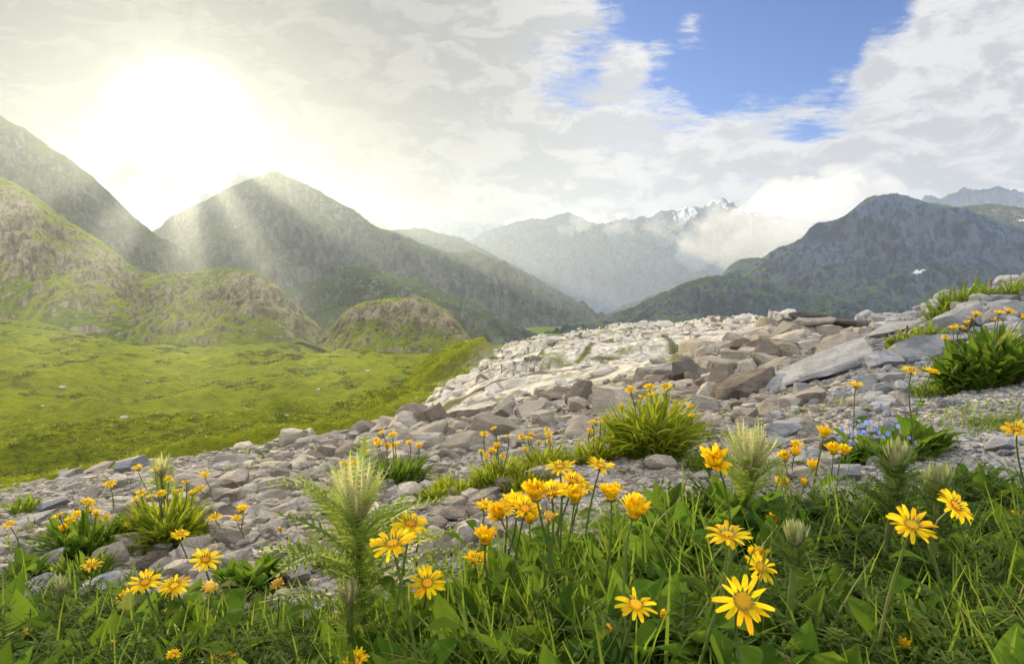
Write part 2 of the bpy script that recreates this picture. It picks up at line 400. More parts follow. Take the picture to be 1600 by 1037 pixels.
def gz(x, y, detail=True):
    x = np.asarray(x, float); y = np.asarray(y, float)
    r, az = polar(x, y); d = np.maximum(r * np.cos(az), .9); d = np.minimum(d, 2975)
    z = -base_t(np.tan(az), d) * d
    if detail:
        g, l, v, out, dd, u = zones(x, y)
        near = (1 - out)
        z = z + near * (fbm(x * 1.1, y * 1.1, 0, 4) * .05 * np.clip(dd / 3, .4, 2.0) + fbm(x * 9, y * 9, 3, 2) * .008)
        mead = g * sstep(12, 60, dd) * (1 - v)
        z = z + mead * (fbm(x * .012, y * .012, 1, 3) * 8.0 + fbm(x * .045, y * .045, 4, 4) * 3.4 + np.abs(fbm(x * .22, y * .22, 8, 4)) * .9 + np.abs(fbm(x * .8, y * .8, 18, 3)) * .35)
        lf = l * np.clip(dd / 60, .18, 1.0)
        z = z + lf * (blocks(x + fbm(x*.2,y*.2,1,2)*2.5, y + fbm(x*.2,y*.2,8,2)*2, 10, 1) * 1.5 + blocks(x + fbm(x*.5,y*.5,5,2)*.8, y + fbm(x*.5,y*.5,2,2)*.8, 3.6, 2) * 1.0 + ridged(x * .12 + y * .05, y * .2, 6, 4) * .8 + fbm(x * .9, y * .9, 6, 5) * .16)
        z = z + v * fbm(x * .006, y * .006, 2, 5) * 8 * sstep(300, 1200, dd)
        z = z + sstep(2750, 2900, dd) * 5
    return z

az1 = np.radians(np.arange(-44, 44.001, .1)); az2 = np.radians(np.concatenate([np.arange(47, 181, 4.0)]))
AZ = np.concatenate([-az2[::-1], az1, az2]); RR = np.exp(np.linspace(math.log(.3), math.log(2975), 820))
_r, _a = np.meshgrid(RR, AZ, indexing='ij')
GX, GY = _r * np.sin(_a), _r * np.cos(_a)
GZ = gz(GX, GY)
g_, l_, v_, *_rest = zones(GX, GY)
GV = np.concatenate([np.stack([GX, GY, GZ], -1).reshape(-1, 3), [[0, 0, float(GZ[0].mean())]]])
zone = np.stack([g_, l_, v_], -1).reshape(-1, 3); zone = np.concatenate([zone, [[0, 0, 0]]])
gf = grid_faces(len(RR), len(AZ))
nA = len(AZ); jj = np.arange(nA - 1)
cap = np.stack([np.full(nA - 1, len(GV) - 1), jj, jj + 1], -1)
seam = np.array([[(i) * nA + nA - 1, (i + 1) * nA + nA - 1, (i + 1) * nA, i * nA] for i in range(len(RR) - 1)])
ground = mk('ground', GV, [gf, seam, cap], M['ground'], True, None, {'zone': zone})
tag(ground, kind='structure')
del GV, zone, gf, _r, _a

def hit(u, v, dmin=.7, dmax=400):
    """first ground point under photo position (u, v)"""
    ds = np.exp(np.linspace(math.log(dmin), math.log(dmax), 500)); p = P(u, v, ds)
    b = p[:, 2] < gz(p[:, 0], p[:, 1], False)
    i = int(np.argmax(b)) if b.any() else len(ds) - 1
    q = p[i].copy(); q[2] = float(gz(q[0], q[1])); return q, float(ds[i])

# ------------------------------------------------------------------ hills and mountains
def massif(name, crest, toe, back, amp, wl, ns, nt, mat, prof=1.0, seed=0, jag=.12, gully=1.0, df=1.0, cliff=None, snow=None, nb=None, profile=None, bk=.3):
    c = np.array(crest, float); t_ = np.array(toe, float)
    if c[:, 2].max() > 1500:                 # the distant mountains
        amp *= 1.35; bk = .16
        k_ = FS * df; c[:, 2] *= k_; t_[:, 2] *= k_; back *= k_; amp *= k_; wl *= k_
    u = np.linspace(c[0, 0], c[-1, 0], ns)
    C = P(u, np.interp(u, c[:, 0], c[:, 1]), np.interp(u, c[:, 0], c[:, 2]))
    T = P(u, np.interp(u, t_[:, 0], t_[:, 1]), np.interp(u, t_[:, 0], t_[:, 2]))
    out = C[:, :2] / np.linalg.norm(C[:, :2], axis=1)[:, None]
    zb = T[:, 2] - 10
    nb = nb or nt // 4
    tf = np.linspace(-.12, 1, nt); tb = np.linspace(0, 1, nb + 1)[1:]
    tp = np.clip(tf, 0, 1)
    X = np.empty((ns, nt + nb, 3)); 
    X[:, :nt, :2] = T[:, None, :2] + (C - T)[:, None, :2] * tf[None, :, None]
    X[:, :nt, 2] = T[:, None, 2] + (C - T)[:, None, 2] * np.where(tf < 0, tf, tp ** prof if profile is None else np.interp(tp, *profile))[None]
    X[:, nt:, :2] = C[:, None, :2] + out[:, None] * (back * tb)[None, :, None]
    X[:, nt:, 2] = C[:, None, 2] + (zb - C[:, 2])[:, None] * (tb ** 1.3)[None]
    tt = np.concatenate([tp, np.ones(nb)])
    w = np.concatenate([np.sin(np.pi * np.clip(tf, 0, 1)) ** .6, np.zeros(nb)])[None]
    x, y, z = X[..., 0] / wl, X[..., 1] / wl, X[..., 2] / wl
    warp = fbm(x * .7, y * .7, z * .7 + seed, 3) * .5
    n = ridged(x + warp + seed, y + seed * 3, z * .45 * gully, 7, .56) + .5 * fbm(x * 3, y * 3, z * 2 + seed, 6, .6)
    blk = ridged(x * 5 + seed, y * 5, z * 3, 4, .6)
    wj = np.concatenate([np.exp(-((1 - tf) / .12) ** 2), np.exp(-(tb / .3) ** 2)])[None]
    off = amp * (n * w + bk * blk * (w + .3 * wj))
    X[..., :2] -= out[:, None] * (off * .75)[..., None]
    X[..., 2] += off * .45 + wj * amp * jag * (fbm(x * 4 + 5, y * 4, seed, 4) + .6 * fbm(x * 14, y * 14, seed, 3))
    zn = np.zeros((ns, nt + nb, 3))
    if cliff is not None: zn[..., 0] = cliff(u[:, None], tt[None, :])
    if snow is not None: zn[..., 1] = snow(u[:, None], tt[None, :], X)
    o = mk(name, X.reshape(-1, 3), grid_faces(ns, nt + nb), mat, True, None, {'zone': zn.reshape(-1, 3)})
    return tag(o, kind='structure')

def band(x, a, b, s): return sstep(a - s, a + s, x) * (1 - sstep(b - s, b + s, x))
MX = np.array([1, 1, MS])
FS = .5
# near hills round the meadow
massif('hill', MX * np.array([(-420,225,450),(-200,235,440),(-60,255,425),(0,277,410),(28,288,405),(62,312,400),(105,345,395),(150,372,390),(190,402,385),(218,425,380),(262,436,372),(330,470,350),(390,520,330)]),
       MX * np.array([(-420,500,330),(0,510,300),(130,548,280),(250,552,280),(390,545,295)]), 400, 22, 95, 330, 150, M['hill'], .82, 1, .10, .8,
       cliff=lambda u, t: .55 * band(u, -80, 62, 30) * band(t, .22, .85, .12) + .36 * band(u, 90, 230, 40) * band(t, .35, .95, .1))
massif('hill', MX * np.array([(170,470,345),(215,440,345),(262,428,342),(315,424,338),(350,420,332),(392,424,322),(422,437,316),(445,458,310),(470,483,305),(492,505,300),(530,545,290)]),
       MX * np.array([(170,560,275),(300,556,270),(350,558,268),(410,530,275),(470,528,285),(530,552,280)]), 270, 15, 60, 300, 130, M['hill'], .7, 5, .12, .6,
       cliff=lambda u, t: 0.5 * band(u, 350, 500, 25) * band(t, .3, .93, .08))
massif('knoll', MX * np.array([(498,530,275),(518,512,272),(532,492,270),(560,475,268),(600,468,266),(632,466,264),(652,462,262),(680,474,260),(704,490,256),(722,512,252),(738,535,246),(760,556,238)]),
       MX * np.array([(498,540,245),(560,560,228),(640,578,218),(700,582,216),(760,566,220)]), 200, 10.5, 42, 300, 130, M['hill'], .6, 9, .16, .6,
       cliff=lambda u, t: 0.5 * band(u, 535, 735, 15) * band(t, .45, .93, .07))
# the big slopes left of the valley
massif('mountain', [(-420,170,3050),(-200,160,3050),(-60,165,3050),(0,182,3050),(60,218,3030),(110,250,3010),(160,292,3000),(205,335,2980),(250,372,2950),(300,402,2900),(360,440,2850),(430,485,2800)],
       [(-420,490,2380),(0,490,2350),(430,515,2350)], 900, 95, 420, 300, 120, M['ridge'], .95, 3, .06)
massif('mountain', [(130,440,4300),(200,392,4200),(270,342,4150),(330,308,4050),(375,286,3950),(400,276,3900),(425,271,3850),(455,280,3800),(500,300,3750),(545,326,3700),(565,340,3680),(580,351,3650),(620,366,3600),(660,384,3550),(705,396,3500),(740,393,3500),(770,403,3480),(810,428,3450),(850,455,3400),(895,482,3350),(945,508,3300)],
       [(130,530,2300),(600,540,2300),(945,512,3150)], 1100, 120, 520, 420, 150, M['ridge'], .9, 4, .05, df=1.28)
massif('spur', [(470,470,2500),(540,418,2450),(600,425,2350),(660,445,2300),(720,470,2250),(770,490,2250),(820,515,2200),(880,545,2200)],
       [(470,560,1500),(700,570,1500),(880,560,1900)], 500, 55, 330, 300, 110, M['ridge'], .9, 6, .06)
# right side of the valley
massif('foothill', [(850,540,4100),(885,526,4100),(915,514,4080),(945,506,4050),(985,488,4000),(1030,462,3950),(1065,445,3900),(1105,434,3900),(1150,430,3900),(1190,438,3850),(1250,455,3800),(1330,470,3700),(1420,480,3600),(1520,500,3500)],
       [(850,545,3300),(900,532,3000),(1100,535,2700),(1300,540,2500),(1520,545,2400)], 700, 95, 420, 360, 130, M['crag'], 1.05, 11, .06, df=.74,
       cliff=lambda u, t: -.16 + 0 * u * t)
def snow_patch(u, t, X):
    return .62 * np.exp(-((u - 1437) / 17) ** 2) * np.exp(-((t - (.40 + (u - 1437) * .0016)) / .018) ** 2) * 1.3
massif('mountain', [(1080,470,5000),(1140,432,4950),(1185,408,4900),(1225,388,4850),(1250,375,4820),(1262,362,4800),(1275,351,4780),(1318,340,4720),(1335,326,4700),(1352,311,4680),(1366,306,4660),(1420,309,4600),(1442,315,4580),(1470,324,4550),(1520,335,4500),(1570,350,4450),(1640,372,4350),(1800,400,4200),(2000,430,4000)],
       [(1080,500,3900),(1300,505,3500),(1600,505,3200),(2000,510,3000)], 700, 85, 420, 520, 180, M['crag'], .8, 14, .06, .55, .74, profile=((0, .3, .5, .62, .8, .88, 1), (0, .18, .36, .44, .90, .95, 1)),
       cliff=lambda u, t: .35 * band(u, 1230, 1700, 40) * band(t, .55 , .95, .05) + .1 * band(t, .3, .6, .1), snow=snow_patch)
massif('mountain', [(1330,345,5600),(1400,328,5600),(1440,317,5600),(1470,318,5600),(1500,324,5600),(1540,318,5600),(1580,322,5600),(1640,330,5600),(1800,345,5500)],
       [(1330,420,5000),(1800,430,4900)], 600, 60, 330, 300, 90, M['upland'], .8, 37, .08, df=.74, snow=lambda u, t, X: .52 * band(t, .45, .95, .1) * (.55 + .8 * fbm(X[..., 0] / 120, X[..., 1] / 120, 1, 3)))
massif('mountain', [(1120,440,5300),(1140,415,5280),(1158,404,5250),(1185,403,5200),(1210,408,5200),(1260,430,5200)],
       [(1120,470,4900),(1260,470,4900)], 300, 40, 300, 140, 60, M['crag'], .8, 19, .1, df=.8)
# ranges beyond the valley
massif('mountain', [(430,420,6600),(520,375,7000),(560,356,7200),(600,362,7200),(650,357,7200),(690,366,7150),(720,372,7100),(750,388,7050),(790,408,7000),(830,430,6900),(870,454,6800),(915,482,6700),(960,505,6600)],
       [(430,512,6020),(700,508,6020),(960,512,6050)], 700, 150, 620, 360, 120, M['far_near'], .95, 41, .06)
massif('mountain', [(880,512,6500),(930,500,6500),(970,482,6600),(1010,466,6700),(1050,452,6800),(1100,444,6900),(1160,440,7000),(1250,440,7000)],
       [(880,516,6020),(1250,512,6050)], 700, 110, 520, 240, 90, M['far_near'], .95, 43, .06)
massif('mountain', [(1370,350,9900),(1410,335,9900),(1440,312,9850),(1455,304,9850),(1470,311,9850),(1490,304,9800),(1508,293,9800),(1522,297,9800),(1540,297,9800),(1556,291,9800),(1580,298,9800),(1610,305,9750),(1680,330,9700),(1800,350,9600)],
       [(1370,420,9150),(1800,420,9150)], 800, 150, 620, 300, 90, M['far'], .8, 21, .16, snow=lambda u, t, X: .5 * band(t, .35, .75, .15) * (.5 + fbm(X[..., 0] / 200, X[..., 1] / 200, 1, 3)))
massif('mountain', [(640,420,11500),(700,392,11500),(735,375,11500),(770,358,11500),(800,350,11500),(830,343,11500),(850,345,11500),(872,335,11500),(890,333,11500),(915,345,11500),(950,362,11500),(1000,385,11400),(1050,402,11300),(1100,420,11200),(1160,436,11100),(1300,450,11000)],
       [(640,500,9150),(900,498,9150),(1300,500,9150)], 1500, 260, 1000, 420, 160, M['far'], .95, 23, .07)
massif('mountain', [(830,385,14000),(900,362,14000),(950,350,14000),(985,343,14000),(1040,332,14000),(1075,324,14000),(1098,325,14000),(1118,314,14000),(1132,311,14000),(1150,320,14000),(1200,338,14000),(1300,352,14000),(1450,372,14000)],
       [(830,460,12300),(1450,460,12300)], 1800, 320, 900, 420, 130, M['far'], .9, 27, .12,
       snow=lambda u, t, X: 1.0 * .57 * sstep(.76, .97, t + .35 * fbm(X[..., 0] / 350, X[..., 1] / 350, 3, 4)) * band(u, 1040, 1200, 30))
massif('mountain', [(420,400,17000),(560,372,17000),(640,360,17000),(690,345,17000),(720,347,17000),(780,352,17000),(900,360,17000),(1000,370,17000)],
       [(420,450,14500),(1000,450,14500)], 1800, 300, 1200, 260, 80, M['far_pale'], .9, 31, .08)
#--PART2--
# ------------------------------------------------------------------ rocks
def rock_shape(sub, seed, cuts, rough=.06):
    rng = np.random.default_rng(seed); V, F = ico(sub)
    for k in range(cuts):
        n = rng.normal(size=3); n /= np.linalg.norm(n)
        if k == 0: n = np.array([rng.normal() * .15, rng.normal() * .15, 1.0]); n /= np.linalg.norm(n)
        o = rng.uniform(.38, .78)
        d = V @ n; V = V - np.maximum(0, d - o)[:, None] * n[None] * .97
    q = V * 1.7 + seed
    V = V + V * (fbm(q[:, 0], q[:, 1], q[:, 2], 4) * rough)[:, None]
    if sub >= 3: V = V + V * (fbm(q[:, 0] * 5, q[:, 1] * 5, q[:, 2] * 5, 4, .6) * rough * .55)[:, None]
    ext = np.abs(V).max(0); V = V / ext
    return V, F
BOULDER = [rock_shape(4, 300 + i, 9 + i % 5, .07) for i in range(12)]
STONE = [rock_shape(3, 500 + i, 8 + i % 4) for i in range(14)]
RUB2 = [rock_shape(2, 700 + i, 8, .04) for i in range(10)]
RUB1 = [rock_shape(1, 800 + i, 5, .03) for i in range(10)]
def rock_mesh(name, VF, mat):
    o = mk(name, VF[0], VF[1], mat, True); me = o.data; me.set_sharp_from_angle(angle=R(24))
    COL.objects.unlink(o); bpy.data.objects.remove(o); return me
_meshes = {}
def rmesh(kind, i, mat):
    key = (kind, i, mat)
    if key not in _meshes: _meshes[key] = rock_mesh(kind, (BOULDER if kind == 'boulder' else STONE)[i], M[mat])
    return _meshes[key]

# u, v (centre), width, height in the photograph, tilt, material, depth/width, label
BIG = [
 (1280,578,180,46,-22,'rock_grey',.6,'long pale slab slanting up to the right across the boulder field'),
 (1180,596,112,52,-20,'rock_brown',.7,'long brown boulder with a dark shadowed underside left of the pale slab'),
 (1132,598,54,50,0,'rock_brown',.9,'squat brown block wedged against the left end of the long brown boulder'),
 (1068,583,58,44,8,'rock_dark',.9,'dark weathered boulder on the edge of the white limestone'),
 (1165,557,72,36,-8,'rock',.8,'grey flat-topped boulder just behind the long brown boulder'),
 (1212,546,62,42,-12,'rock_brown',.9,'brownish block behind the upper end of the long brown boulder'),
 (1262,522,58,44,14,'rock',.9,'pale upright block carrying the dark cairn stones'),
 (1296,528,44,52,25,'rock',.8,'tall pale pointed block beside the cairn'),
 (1232,518,44,36,0,'rock',.9,'grey block at the left foot of the cairn'),
 (1252,509,40,17,6,'rock_dark',.9,'dark flat stone on the left of the cairn'),
 (1272,502,56,17,-4,'rock',.8,'pale flat stone in the middle of the cairn'),
 (1268,493,46,13,4,'rock_dark',.8,'dark topmost stone of the cairn on the crest'),
 (1312,504,44,18,3,'rock_dark',.9,'dark stone on the crest just right of the cairn'),
 (1343,508,40,17,-4,'rock_dark',.9,'dark lumpy stone on the crest, second to the right of the cairn'),
 (1322,547,96,46,-16,'rock',.8,'broad pale boulder above the long slanting slab'),
 (1378,566,60,38,-8,'rock_grey',.9,'rounded pale boulder at the right end of the long slab'),
 (1362,597,40,28,5,'rock_grey',.9,'small block below the right end of the long slab'),
 (1388,590,42,26,-10,'rock_grey',.9,'small blue-grey block right of the long slab, near the yellow flowers'),
 (1436,549,96,46,-14,'rock_grey',.7,'big rounded pale boulder under the green tuft of the crest'),
 (1478,538,84,34,-10,'rock_grey',.8,'flat grey boulder behind the right-hand flowering clump'),
 (1412,512,90,24,-8,'rock_grey',.8,'low grey rock on the crest beside the rusty dock spike'),
 (1515,498,96,48,-24,'rock_grey',.7,'large slanting blue-grey boulder below the grassy crest'),
 (1578,488,78,42,-18,'rock_grey',.8,'large blue-grey boulder at the right edge under the crest'),
 (1520,461,86,10,-8,'rock_grey',.9,'thin pale ledge on the grassy crest beside the tall rusty spike'),
 (1592,452,50,14,-5,'rock_grey',.9,'pale ledge at the right end of the grassy crest'),
 (1566,545,60,40,-10,'rock_grey',.8,'grey boulder half behind the leaves of the right-hand clump'),
 (907,622,44,48,4,'rock_brown',.9,'upright tan block with a dark right face in front of the limestone'),
 (862,622,74,32,-4,'rock_brown',.8,'dark overhanging brown boulder left of the upright tan block'),
 (962,622,66,46,-10,'rock',.8,'big grey boulder right of the upright tan block'),
 (922,647,50,13,-6,'rock_brown',.9,'flat dark brown stone lying at the foot of the upright tan block'),
 (826,641,58,26,-18,'rock',.8,'smooth grey loaf-shaped boulder below the dark brown overhang'),
 (735,640,84,44,-10,'rock',.8,'large pale flat-faced boulder at the edge of the meadow'),
 (788,640,52,40,-8,'rock',.8,'grey angular boulder between the pale flat-faced one and the loaf-shaped one'),
 (684,658,46,44,-30,'rock_brown',.8,'grey-brown boulder leaning over the meadow, leftmost of the large ones'),
 (690,680,36,28,8,'rock',.9,'rounded pale stone under the leaning grey-brown boulder'),
 (742,678,86,22,-24,'rock',.7,'long slanting pale slab above the middle flower clump'),
 (712,690,36,26,-12,'rock',.9,'small domed stone under the long slanting pale slab'),
 (852,655,42,32,-5,'rock',.9,'grey stone under the dark brown overhang'),
 (905,670,42,30,-20,'rock',.9,'pointed pale stone below the flat dark brown stone'),
 (1012,632,40,26,-4,'rock',.9,'grey boulder half hidden behind the tall flowering tuft'),
 (1108,628,50,26,2,'rock',.9,'low pale stone in front of the squat brown block'),
 (1155,628,38,18,0,'rock_brown',.9,'small brown stone under the long brown boulder'),
 (1215,632,60,32,-10,'rock',.9,'pale rough boulder below the foot of the long slab'),
 (1268,622,56,38,-8,'rock',.9,'pale rough boulder below the middle of the long slab'),
 (1110,660,54,28,0,'rock',.9,'grey stone above the pale spiky thistle'),
 (1250,672,70,26,-6,'rock_grey',.9,'flat blue-grey slab left of the blue flowers'),
 (1035,722,46,26,8,'rock',.9,'dark-sided stone lying right of the tall flowering tuft'),
 (738,834,62,44,-24,'rock',.8,'tilted grey block behind the foreground flowers'),
 (700,803,56,22,4,'rock_brown',.9,'flat stone with a dark side below the green grass strip'),
 (738,776,34,24,-10,'rock',.9,'small pale stone at the lower end of the green grass strip'),
 (676,866,58,46,-15,'rock',.8,'pale boulder right behind the big open yellow flowers'),
 (462,902,54,44,-30,'rock',.8,'tan boulder beside the foot of the big thistle'),
 (331,827,32,32,0,'rock',.9,'rounded pale stone standing under the pair of small flowers'),
 (358,826,32,28,-10,'rock',.9,'grey stone right of the rounded pale stone'),
 (394,803,52,24,-6,'rock',.8,'flat pale stone behind the pair of small flowers'),
 (252,852,24,24,10,'rock',.9,'small pointed pale stone at the foot of the yellow-green clump'),
 (148,733,66,22,-12,'rock',.8,'pale rock at the upper left end of the scree'),
 (196,728,70,26,-14,'rock_grey',.8,'grey rock beside the small left thistle at the meadow edge'),
 (105,752,60,20,-16,'rock_grey',.8,'grey rock sticking out of the grass at the left scree edge'),
 (70,785,60,24,-16,'rock_grey',.8,'blue-grey rock left of the dense left flower clump'),
 (30,818,70,22,-10,'rock_grey',.8,'low grey rock at the left edge under the lone yellow flower'),
 (60,880,92,34,-22,'rock_grey',.7,'long slanting grey slab in the lower left corner'),
 (28,925,90,30,-26,'rock_grey',.7,'long grey slab running out of the left edge above the plants'),
 (142,918,70,36,-12,'rock_grey',.8,'grey rock between the left slab and the row of open flowers'),
 (235,765,40,18,-16,'rock',.9,'pale stone half hidden by the yellow-green clump'),
 (410,730,52,20,-6,'rock',.8,'flat pale boulder on the scree crest above the meadow'),
 (560,742,48,18,-10,'rock',.8,'purple-grey flat stone behind the big thistle'),
 (1540,760,66,30,-6,'rock_grey',.8,'blue-grey stone at the right edge among the gravel'),
 (1568,690,44,26,-8,'rock_grey',.9,'blue-grey stone in the gravel near the right edge'),
 (1330,742,54,26,-8,'rock_grey',.9,'pale stone below the blue flowers'),
 (1212,690,40,18,-4,'rock_grey',.9,'flat pale stone right of the pale spiky thistle'),
]
big_pts = []
def put_rock(kind, i, mat, loc, half, tilt, yaw):
    o = bpy.data.objects.new(kind, rmesh(kind, i, mat)); COL.objects.link(o)
    o.matrix_world = Matrix.Translation(loc) @ Matrix.Rotation(tilt, 4, 'Y') @ Matrix.Rotation(yaw, 4, 'Z') @ Matrix.Diagonal((*half, 1))
    return o
CAIRN = hit(1262, 534)[1]
for i, (u, v, wp, hp, tilt, mat, dr, label) in enumerate(BIG):
    cairn = 'cairn' in label and v < 530 or 'on the crest just right' in label
    q, d = hit(u, v + hp * .42)
    if cairn: d = CAIRN + .004 * (520 - v)
    ct, st_ = abs(math.cos(R(tilt))), abs(math.sin(R(tilt)))
    hw, hh = wp / FPX * d * .56, hp / FPX * d * .60
    if tilt and wp > hp * 1.5:
        hw *= 1.04; hh *= .86
    c = P(u, v, d); c = c + np.array([0, hw * dr * .35, 0])
    if not cairn: c[2] = min(c[2], float(gz(c[0], c[1])) + hh * .9) - hh * .06
    else: hw *= 1.15; hh *= 1.2
    yaw = R(float(RNG.uniform(-14, 14))) + (math.pi if i % 2 else 0)
    o = put_rock('boulder', (i * 5 + 3) % len(BOULDER), mat, c, (hw, max(hw * dr, hh), hh), R(tilt), yaw)
    tag(o, label, 'boulder'); big_pts.append((c[0], c[1], hw))
big_pts = np.array(big_pts)

# loose stones: the larger ones are things, the rest one heap of rubble
NS = 22000
su = RNG.uniform(-260, 1860, NS); sd_ = np.exp(RNG.uniform(math.log(1.25), math.log(17), NS))
sx_, sy_ = (su - CU) / FPX * sd_, sd_
g0, l0, v0, out0, dd0, uu0 = zones(sx_, sy_)
clus = fbm(sx_ * .9, sy_ * .9, 12, 3)
keep = ((out0 < .5) & (RNG.uniform(size=NS) < .62 + clus * .9)) | ((out0 < .97) & (RNG.uniform(size=NS) < .10))
vegd = np.interp(su, [0, 250, 450, 640, 800, 1000, 1200, 1600], [1.15, 1.15, 1.15, 1.2, 1.3, 1.4, 1.5, 1.5])
keep &= sd_ > vegd
# fine gravel apron on the right stays free of big stones
right = sstep(1380, 1460, su) * sstep(4.2, 3.2, sd_)
sr = .0108 * (sd_ / 2.3) ** .95 * RNG.uniform(.02, 1, NS) ** -.42
coarse = .55 + .75 * sstep(-.3, .5, fbm(sx_ * .4, sy_ * .4, 20, 2)) + .5 * sstep(3.5, 7, sd_) * sstep(600, 900, su)
sr = np.minimum(sr * coarse * 1.12, .03 * sd_) * (1 - .62 * right) * (1 - .5 * sstep(1180, 1320, su) * sstep(5.5, 8, sd_))
sx_, sy_, sr, su, sd_, out0 = [a[keep] for a in (sx_, sy_, sr, su, sd_, out0)]
sz_ = gz(sx_, sy_)
shape = np.stack([RNG.uniform(.85, 1.5, len(sr)), RNG.uniform(.7, 1.1, len(sr)), RNG.uniform(.55, 1.0, len(sr))], 1)
pos = np.stack([sx_, sy_, sz_ + sr * shape[:, 2] * .30], 1)
app = sr / sd_
vis = (su > 0) & (su < 1600)
order = np.argsort(-app * vis); top = order[:285]; rest = order[285:]
ZONES = [
 (lambda u, d: (u < 330), 'loose grey stone in the scree left of the big thistle', 'stones of the left scree'),
 (lambda u, d: (u < 660) & (d < 3.2), 'loose tan stone in the gravel round the big thistle', 'stones round the big thistle'),
 (lambda u, d: (u < 660), 'tan stone in the scree crest between meadow and big thistle', 'stones of the scree crest'),
 (lambda u, d: (u < 1000) & (d < 3.2), 'loose grey stone below the middle flower clumps', 'stones below the middle clumps'),
 (lambda u, d: (u < 1000), 'pale stone in the heap between the limestone and the middle flower clumps', 'stones of the middle heap'),
 (lambda u, d: (u < 1380), 'pale stone in the boulder field below the cairn', 'stones of the boulder field'),
 (lambda u, d: (u < 9999), 'blue-grey stone on the bank round the right-hand flowering clump', 'stones of the right bank'),
]
tints = ['rock', 'rock', 'rock_brown', 'rock_grey']
for n_, k in enumerate(top):
    mt = 'rock_grey' if su[k] > 1330 else ('rock' if n_ % 4 else 'rock_brown')
    o = put_rock('stone', n_ % len(STONE), mt, pos[k], sr[k] * shape[k], R(float(RNG.uniform(-22, 12))), float(RNG.uniform(0, 6.28)))
    for f, lab, grp in ZONES:
        if f(su[k], sd_[k]): tag(o, lab, 'stone', grp); break
acc = Acc(); acc_g = Acc()
isgrey = su + RNG.normal(size=len(su)) * 120 > 1330
cls = RNG.integers(0, 10, len(su))
for grey, a_ in ((False, acc), (True, acc_g)):
    for big_, LIB in ((True, RUB2), (False, RUB1)):
        for c in range(10):
            idx = rest[(cls[rest] == c) & (isgrey[rest] == grey) & ((app[rest] > .0062) == big_)]
            n = len(idx)
            tn = np.stack([RNG.uniform(size=n), np.zeros(n), np.zeros(n)], 1)
            a_.scat(LIB[c][0], LIB[c][1], pos[idx], RNG.uniform(0, 6.28, n), RNG.uniform(-.35, .35, n), RNG.uniform(0, 6.28, n) , sr[idx][:, None] * shape[idx], tn)
# gravel
NG = 30000
gu = RNG.uniform(-200, 1800, NG); gd = np.exp(RNG.uniform(math.log(1.2), math.log(7), NG))
gx_, gy_ = (gu - CU) / FPX * gd, gd
keep = zones(gx_, gy_)[3] < .5
gx_, gy_, gd, gu = [a[keep] for a in (gx_, gy_, gd, gu)]
gr_ = .0030 * (gd / 2) ** .9 * RNG.uniform(.03, 1, len(gd)) ** -.4
gp = np.stack([gx_, gy_, gz(gx_, gy_) + gr_ * .35], 1)
low = [rock_shape(1, 900 + i, 4, .05) for i in range(4)]
for c in range(4):
    for grey, a_ in ((False, acc), (True, acc_g)):
        m = (np.arange(len(gd)) % 4 == c) & ((gu > 1330) == grey); n = m.sum()
        hv = low[c][0]; 
        a_.scat(hv, low[c][1], gp[m], RNG.uniform(0, 6.28, n), RNG.uniform(-.5, .5, n), RNG.uniform(0, 6.28, n), gr_[m][:, None] * np.array([1.2, 1, .8]), np.stack([RNG.uniform(size=n)] + [np.zeros(n)] * 2, 1))
tag(acc.build('rubble', M['rock']), kind='stuff')
tag(acc_g.build('gravel', M['rock_grey']), kind='stuff')
# scattered lumps of limestone in the meadow and on the pavement
accm = Acc()
mu = RNG.uniform(0, 1240, 4200); md = np.exp(RNG.uniform(math.log(12), math.log(420), 4200)); mx_, my_ = (mu - CU) / FPX * md, md
g1_, l1_, v1_, o1_, *_q = zones(mx_, my_)
k = ((l1_ > .3) & (RNG.uniform(size=4200) < .75)) | ((g1_ > .5) & (RNG.uniform(size=4200) < .05) & (fbm(mx_ * .03, my_ * .03, 2, 3) > .1))
mx_, my_, md, l1_ = mx_[k], my_[k], md[k], l1_[k]; n = len(md)
mr = .0026 * md * RNG.uniform(.04, 1, n) ** -.5 * np.where(l1_ > .3, .95, .8); mr = np.minimum(mr, .02 * md)
mp = np.stack([mx_, my_, gz(mx_, my_) + mr * .1], 1)
for c in range(10):
    m = np.arange(n) % 10 == c
    accm.scat(RUB2[c][0], RUB2[c][1], mp[m], RNG.uniform(-.6, .6, m.sum()), RNG.uniform(-.3, .3, m.sum()), RNG.uniform(-.5, .1, m.sum()), mr[m][:, None] * np.array([1.5, 1.2, .8]), np.zeros((m.sum(), 3)))
M['lime'] = rock_mat('limestone_material', (.55, .50, .41), (.76, .71, .62), (.64, .57, .47))
tag(accm.build('limestone_rubble', M['lime']), kind='stuff')
# ------------------------------------------------------------------ leaf and petal shapes
def leaf(L, wid, bend, fold=0.0, n=None, wav=0.0, bend0=0.0):
    """strip growing along +Z and bending towards +Y; wid = half widths"""
    wid = np.asarray(wid, float); n = len(wid); t = np.linspace(0, 1, n)
    th = bend0 + bend * t; ds = L / (n - 1)
    y = np.concatenate([[0], np.cumsum(np.sin((th[1:] + th[:-1]) / 2) * ds)]); z = np.concatenate([[0], np.cumsum(np.cos((th[1:] + th[:-1]) / 2) * ds)])
    ny, nz = np.cos(th), -np.sin(th)
    V = np.zeros((n, 3, 3))
    for k, s_ in enumerate((-1, 0, 1)):
        lift = abs(s_) * wid * fold + s_ * wav * wid * np.sin(t * 9 + s_)
        V[:, k, 0] = s_ * wid; V[:, k, 1] = y + ny * -lift; V[:, k, 2] = z + nz * -lift
    return V.reshape(-1, 3), grid_faces(n, 3)
